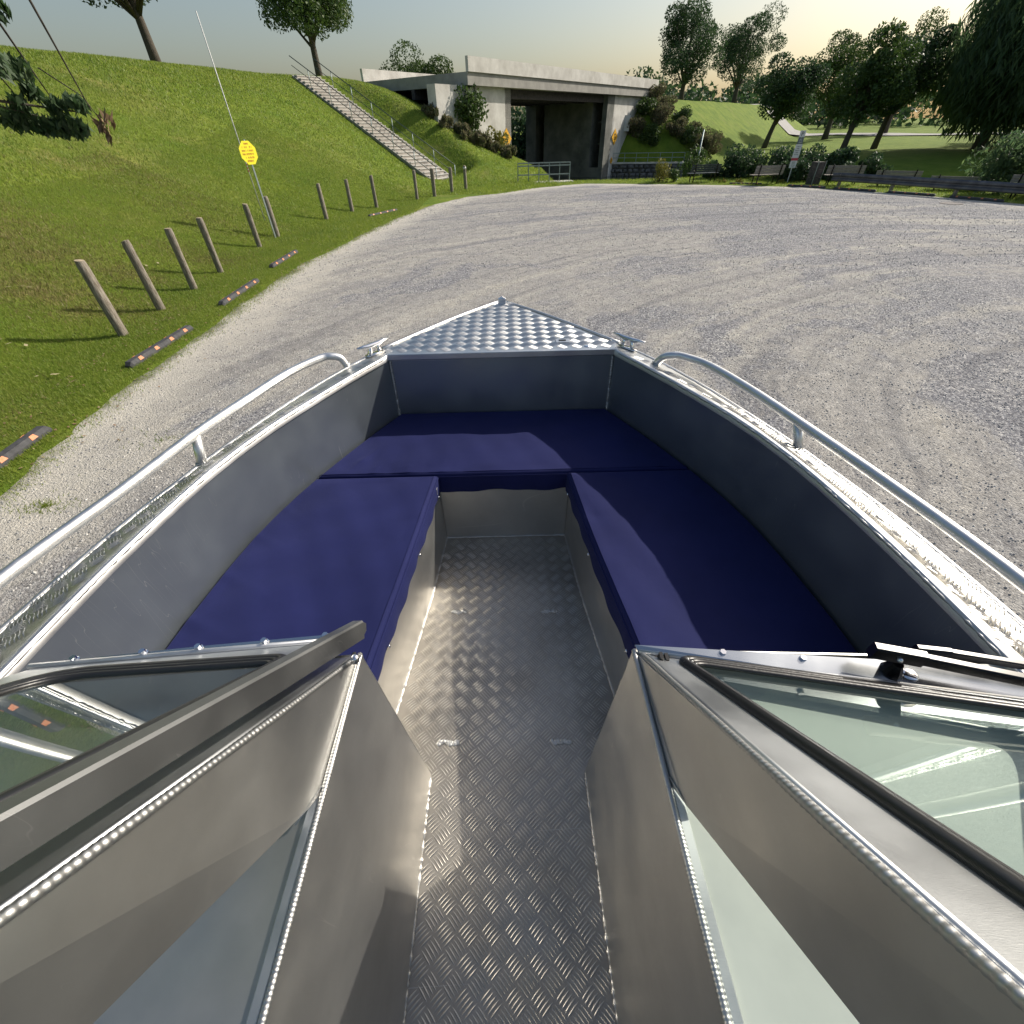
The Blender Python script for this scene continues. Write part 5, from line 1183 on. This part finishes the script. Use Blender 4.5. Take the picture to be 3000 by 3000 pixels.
# park trees
tl = [(36.0, 78, 9.5, 4.2, 'park tree with a leaning trunk on the sunny lawn, leftmost', M_leafd, .30, 3.0, (1.2, 0)), (36.5, 60.5, 9, 3.6, 'park tree with forked trunk in the middle of the lawn', M_leaf, .28, 3.2, (.5, 0)), (43.5, 66, 10, 4, 'park tree near the pale road', M_leafd, .30, 3.2, (.3, 0)), (52, 92, 12, 5, 'large tree on the far side of the park road', M_leaf, .4, 2.5, (0, 0)),
      (30, 100, 12, 5.5, 'tall tree far behind the sunny lawn', M_leafd, .4, 2.5, (0, 0)), (70, 105, 14, 6, 'big round tree beyond the road on the right', M_leaf, .45, 2.5, (0, 0)), (46, 118, 14, 6, 'dark tree in the far row above the road', M_leafd, .45, 2.5, (0, 0)), (88, 88, 14, 6, 'far tree at the right end of the road', M_leafd, .45, 2.5, (0, 0))]
for k, (x, y, h, cr, lb, M_, tr_, cl_, ln) in enumerate(tl): tree(x, y, HF(x, y), h, cr, lb, M_, 120 + k, 17000, tr_, cl_ / h, .15, 'park trees beyond the canal', lean=ln)
# willow, drooping strands
wl_ = tree(50, 59, HF(50, 59), 12, 7.5, 'large drooping willow shading the slope at the right', M_leafw, 140, 36000, .5, .22, .16, droop=.85, name='willow_tree', elong=3.2, squash=1.2, clumps=44)
tree(59, 50, HF(59, 50), 12, 7.5, 'second drooping willow at the right edge of the photo', M_leafw, 141, 32000, .5, .22, .16, droop=.85, name='willow_tree', elong=3.2, squash=1.2, clumps=40)
tree(66, 70, HF(66, 70), 12, 5.0, 'tall park tree behind the willows', M_leafd, 142, 9000, .4, .25, .24, group='park trees beyond the canal')
# trees on the left bank top
for k, (x, y, h, cr, lb) in enumerate([(-24, 44, 9, 4.2, 'tree on the hilltop left of the stairs'), (-17, 58, 9, 4.2, 'tree on the hilltop behind the stairs'), (-33, 30, 10, 4.8, 'tree on the hilltop at the far left'), (-9, 66, 9, 4, 'tree behind the bridge approach')]):
    tree(x, y, H(x, y) if y < 62 else 0, h, cr, lb, M_leaf if k % 2 else M_leafd, 160 + k, 18000, .3, .3, .12, 'trees along the hilltop')
# dim greenery seen under the bridge
shrub(5.5, 92, -2.0, 5, 9, 'dark greenery seen beyond the bridge opening', M_leafd, 180, 5000, .3, squash=.9)
# far treeline, one mass
rs = np.random.default_rng(9); cs = []
for k in range(70):
    a = R(rs.uniform(-12, 78)); d = rs.uniform(170, 235); cs.append((math.sin(a) * d, math.cos(a) * d, rs.uniform(1, 10), rs.uniform(.8, 1.3)))
V, F = leaf_cloud(cs, 42000, .75, 8.0, rs, 0, .8); npmesh('far_treeline', V, F, M_leafd, 'stuff')
# fallen leaves
lf = [(-9.6, 9.4), (-8.2, 7.5), (-9.9, 6.5), (-7.0, 6.6), (-11.5, 10), (-8.9, 12.6)]
V = []; F = []
for x, y in lf:
    for _ in range(3):
        px, py = x + random.uniform(-.25, .25), y + random.uniform(-.2, .2); z = H(px, py) + .05; a = random.uniform(0, 6.28); k = len(V)
        V += [(px - .06 * math.cos(a), py - .06 * math.sin(a), z), (px + .03 * math.sin(a), py - .03 * math.cos(a), z + .01), (px + .06 * math.cos(a), py + .06 * math.sin(a), z + .02), (px - .03 * math.sin(a), py + .03 * math.cos(a), z + .01)]; F.append((k, k + 1, k + 2, k + 3))
npmesh('fallen_leaves', V, F, mat('pale_dead_leaf', (.42, .36, .2), .8), 'stuff')
V = []; F = []
for k_ in range(900):
    y = random.uniform(4, 26); ex = float(np.interp(y, EDGE[1:12, 1], EDGE[1:12, 0])); x = ex + abs(random.gauss(0, .45)) - .25 + (.0 if 12.5 < y < 16.5 or random.random() < .35 else -.9)
    z = max(H(x, y), 0) + .012; a = random.uniform(0, 6.28); r_ = random.uniform(.012, .03); k = len(V)
    V += [(x - r_ * math.cos(a), y - r_ * math.sin(a), z), (x + r_ * .6 * math.sin(a), y - r_ * .6 * math.cos(a), z + .006), (x + r_ * math.cos(a), y + r_ * math.sin(a), z + .01), (x - r_ * .6 * math.sin(a), y + r_ * .6 * math.cos(a), z + .006)]; F.append((k, k + 1, k + 2, k + 3))
npmesh('leaf_litter', V, F, mat('reddish_dead_leaf', (.16, .075, .04), .85, var=(.30, .2, .11), scale=30, island=(.34, .26, .15)), 'stuff')
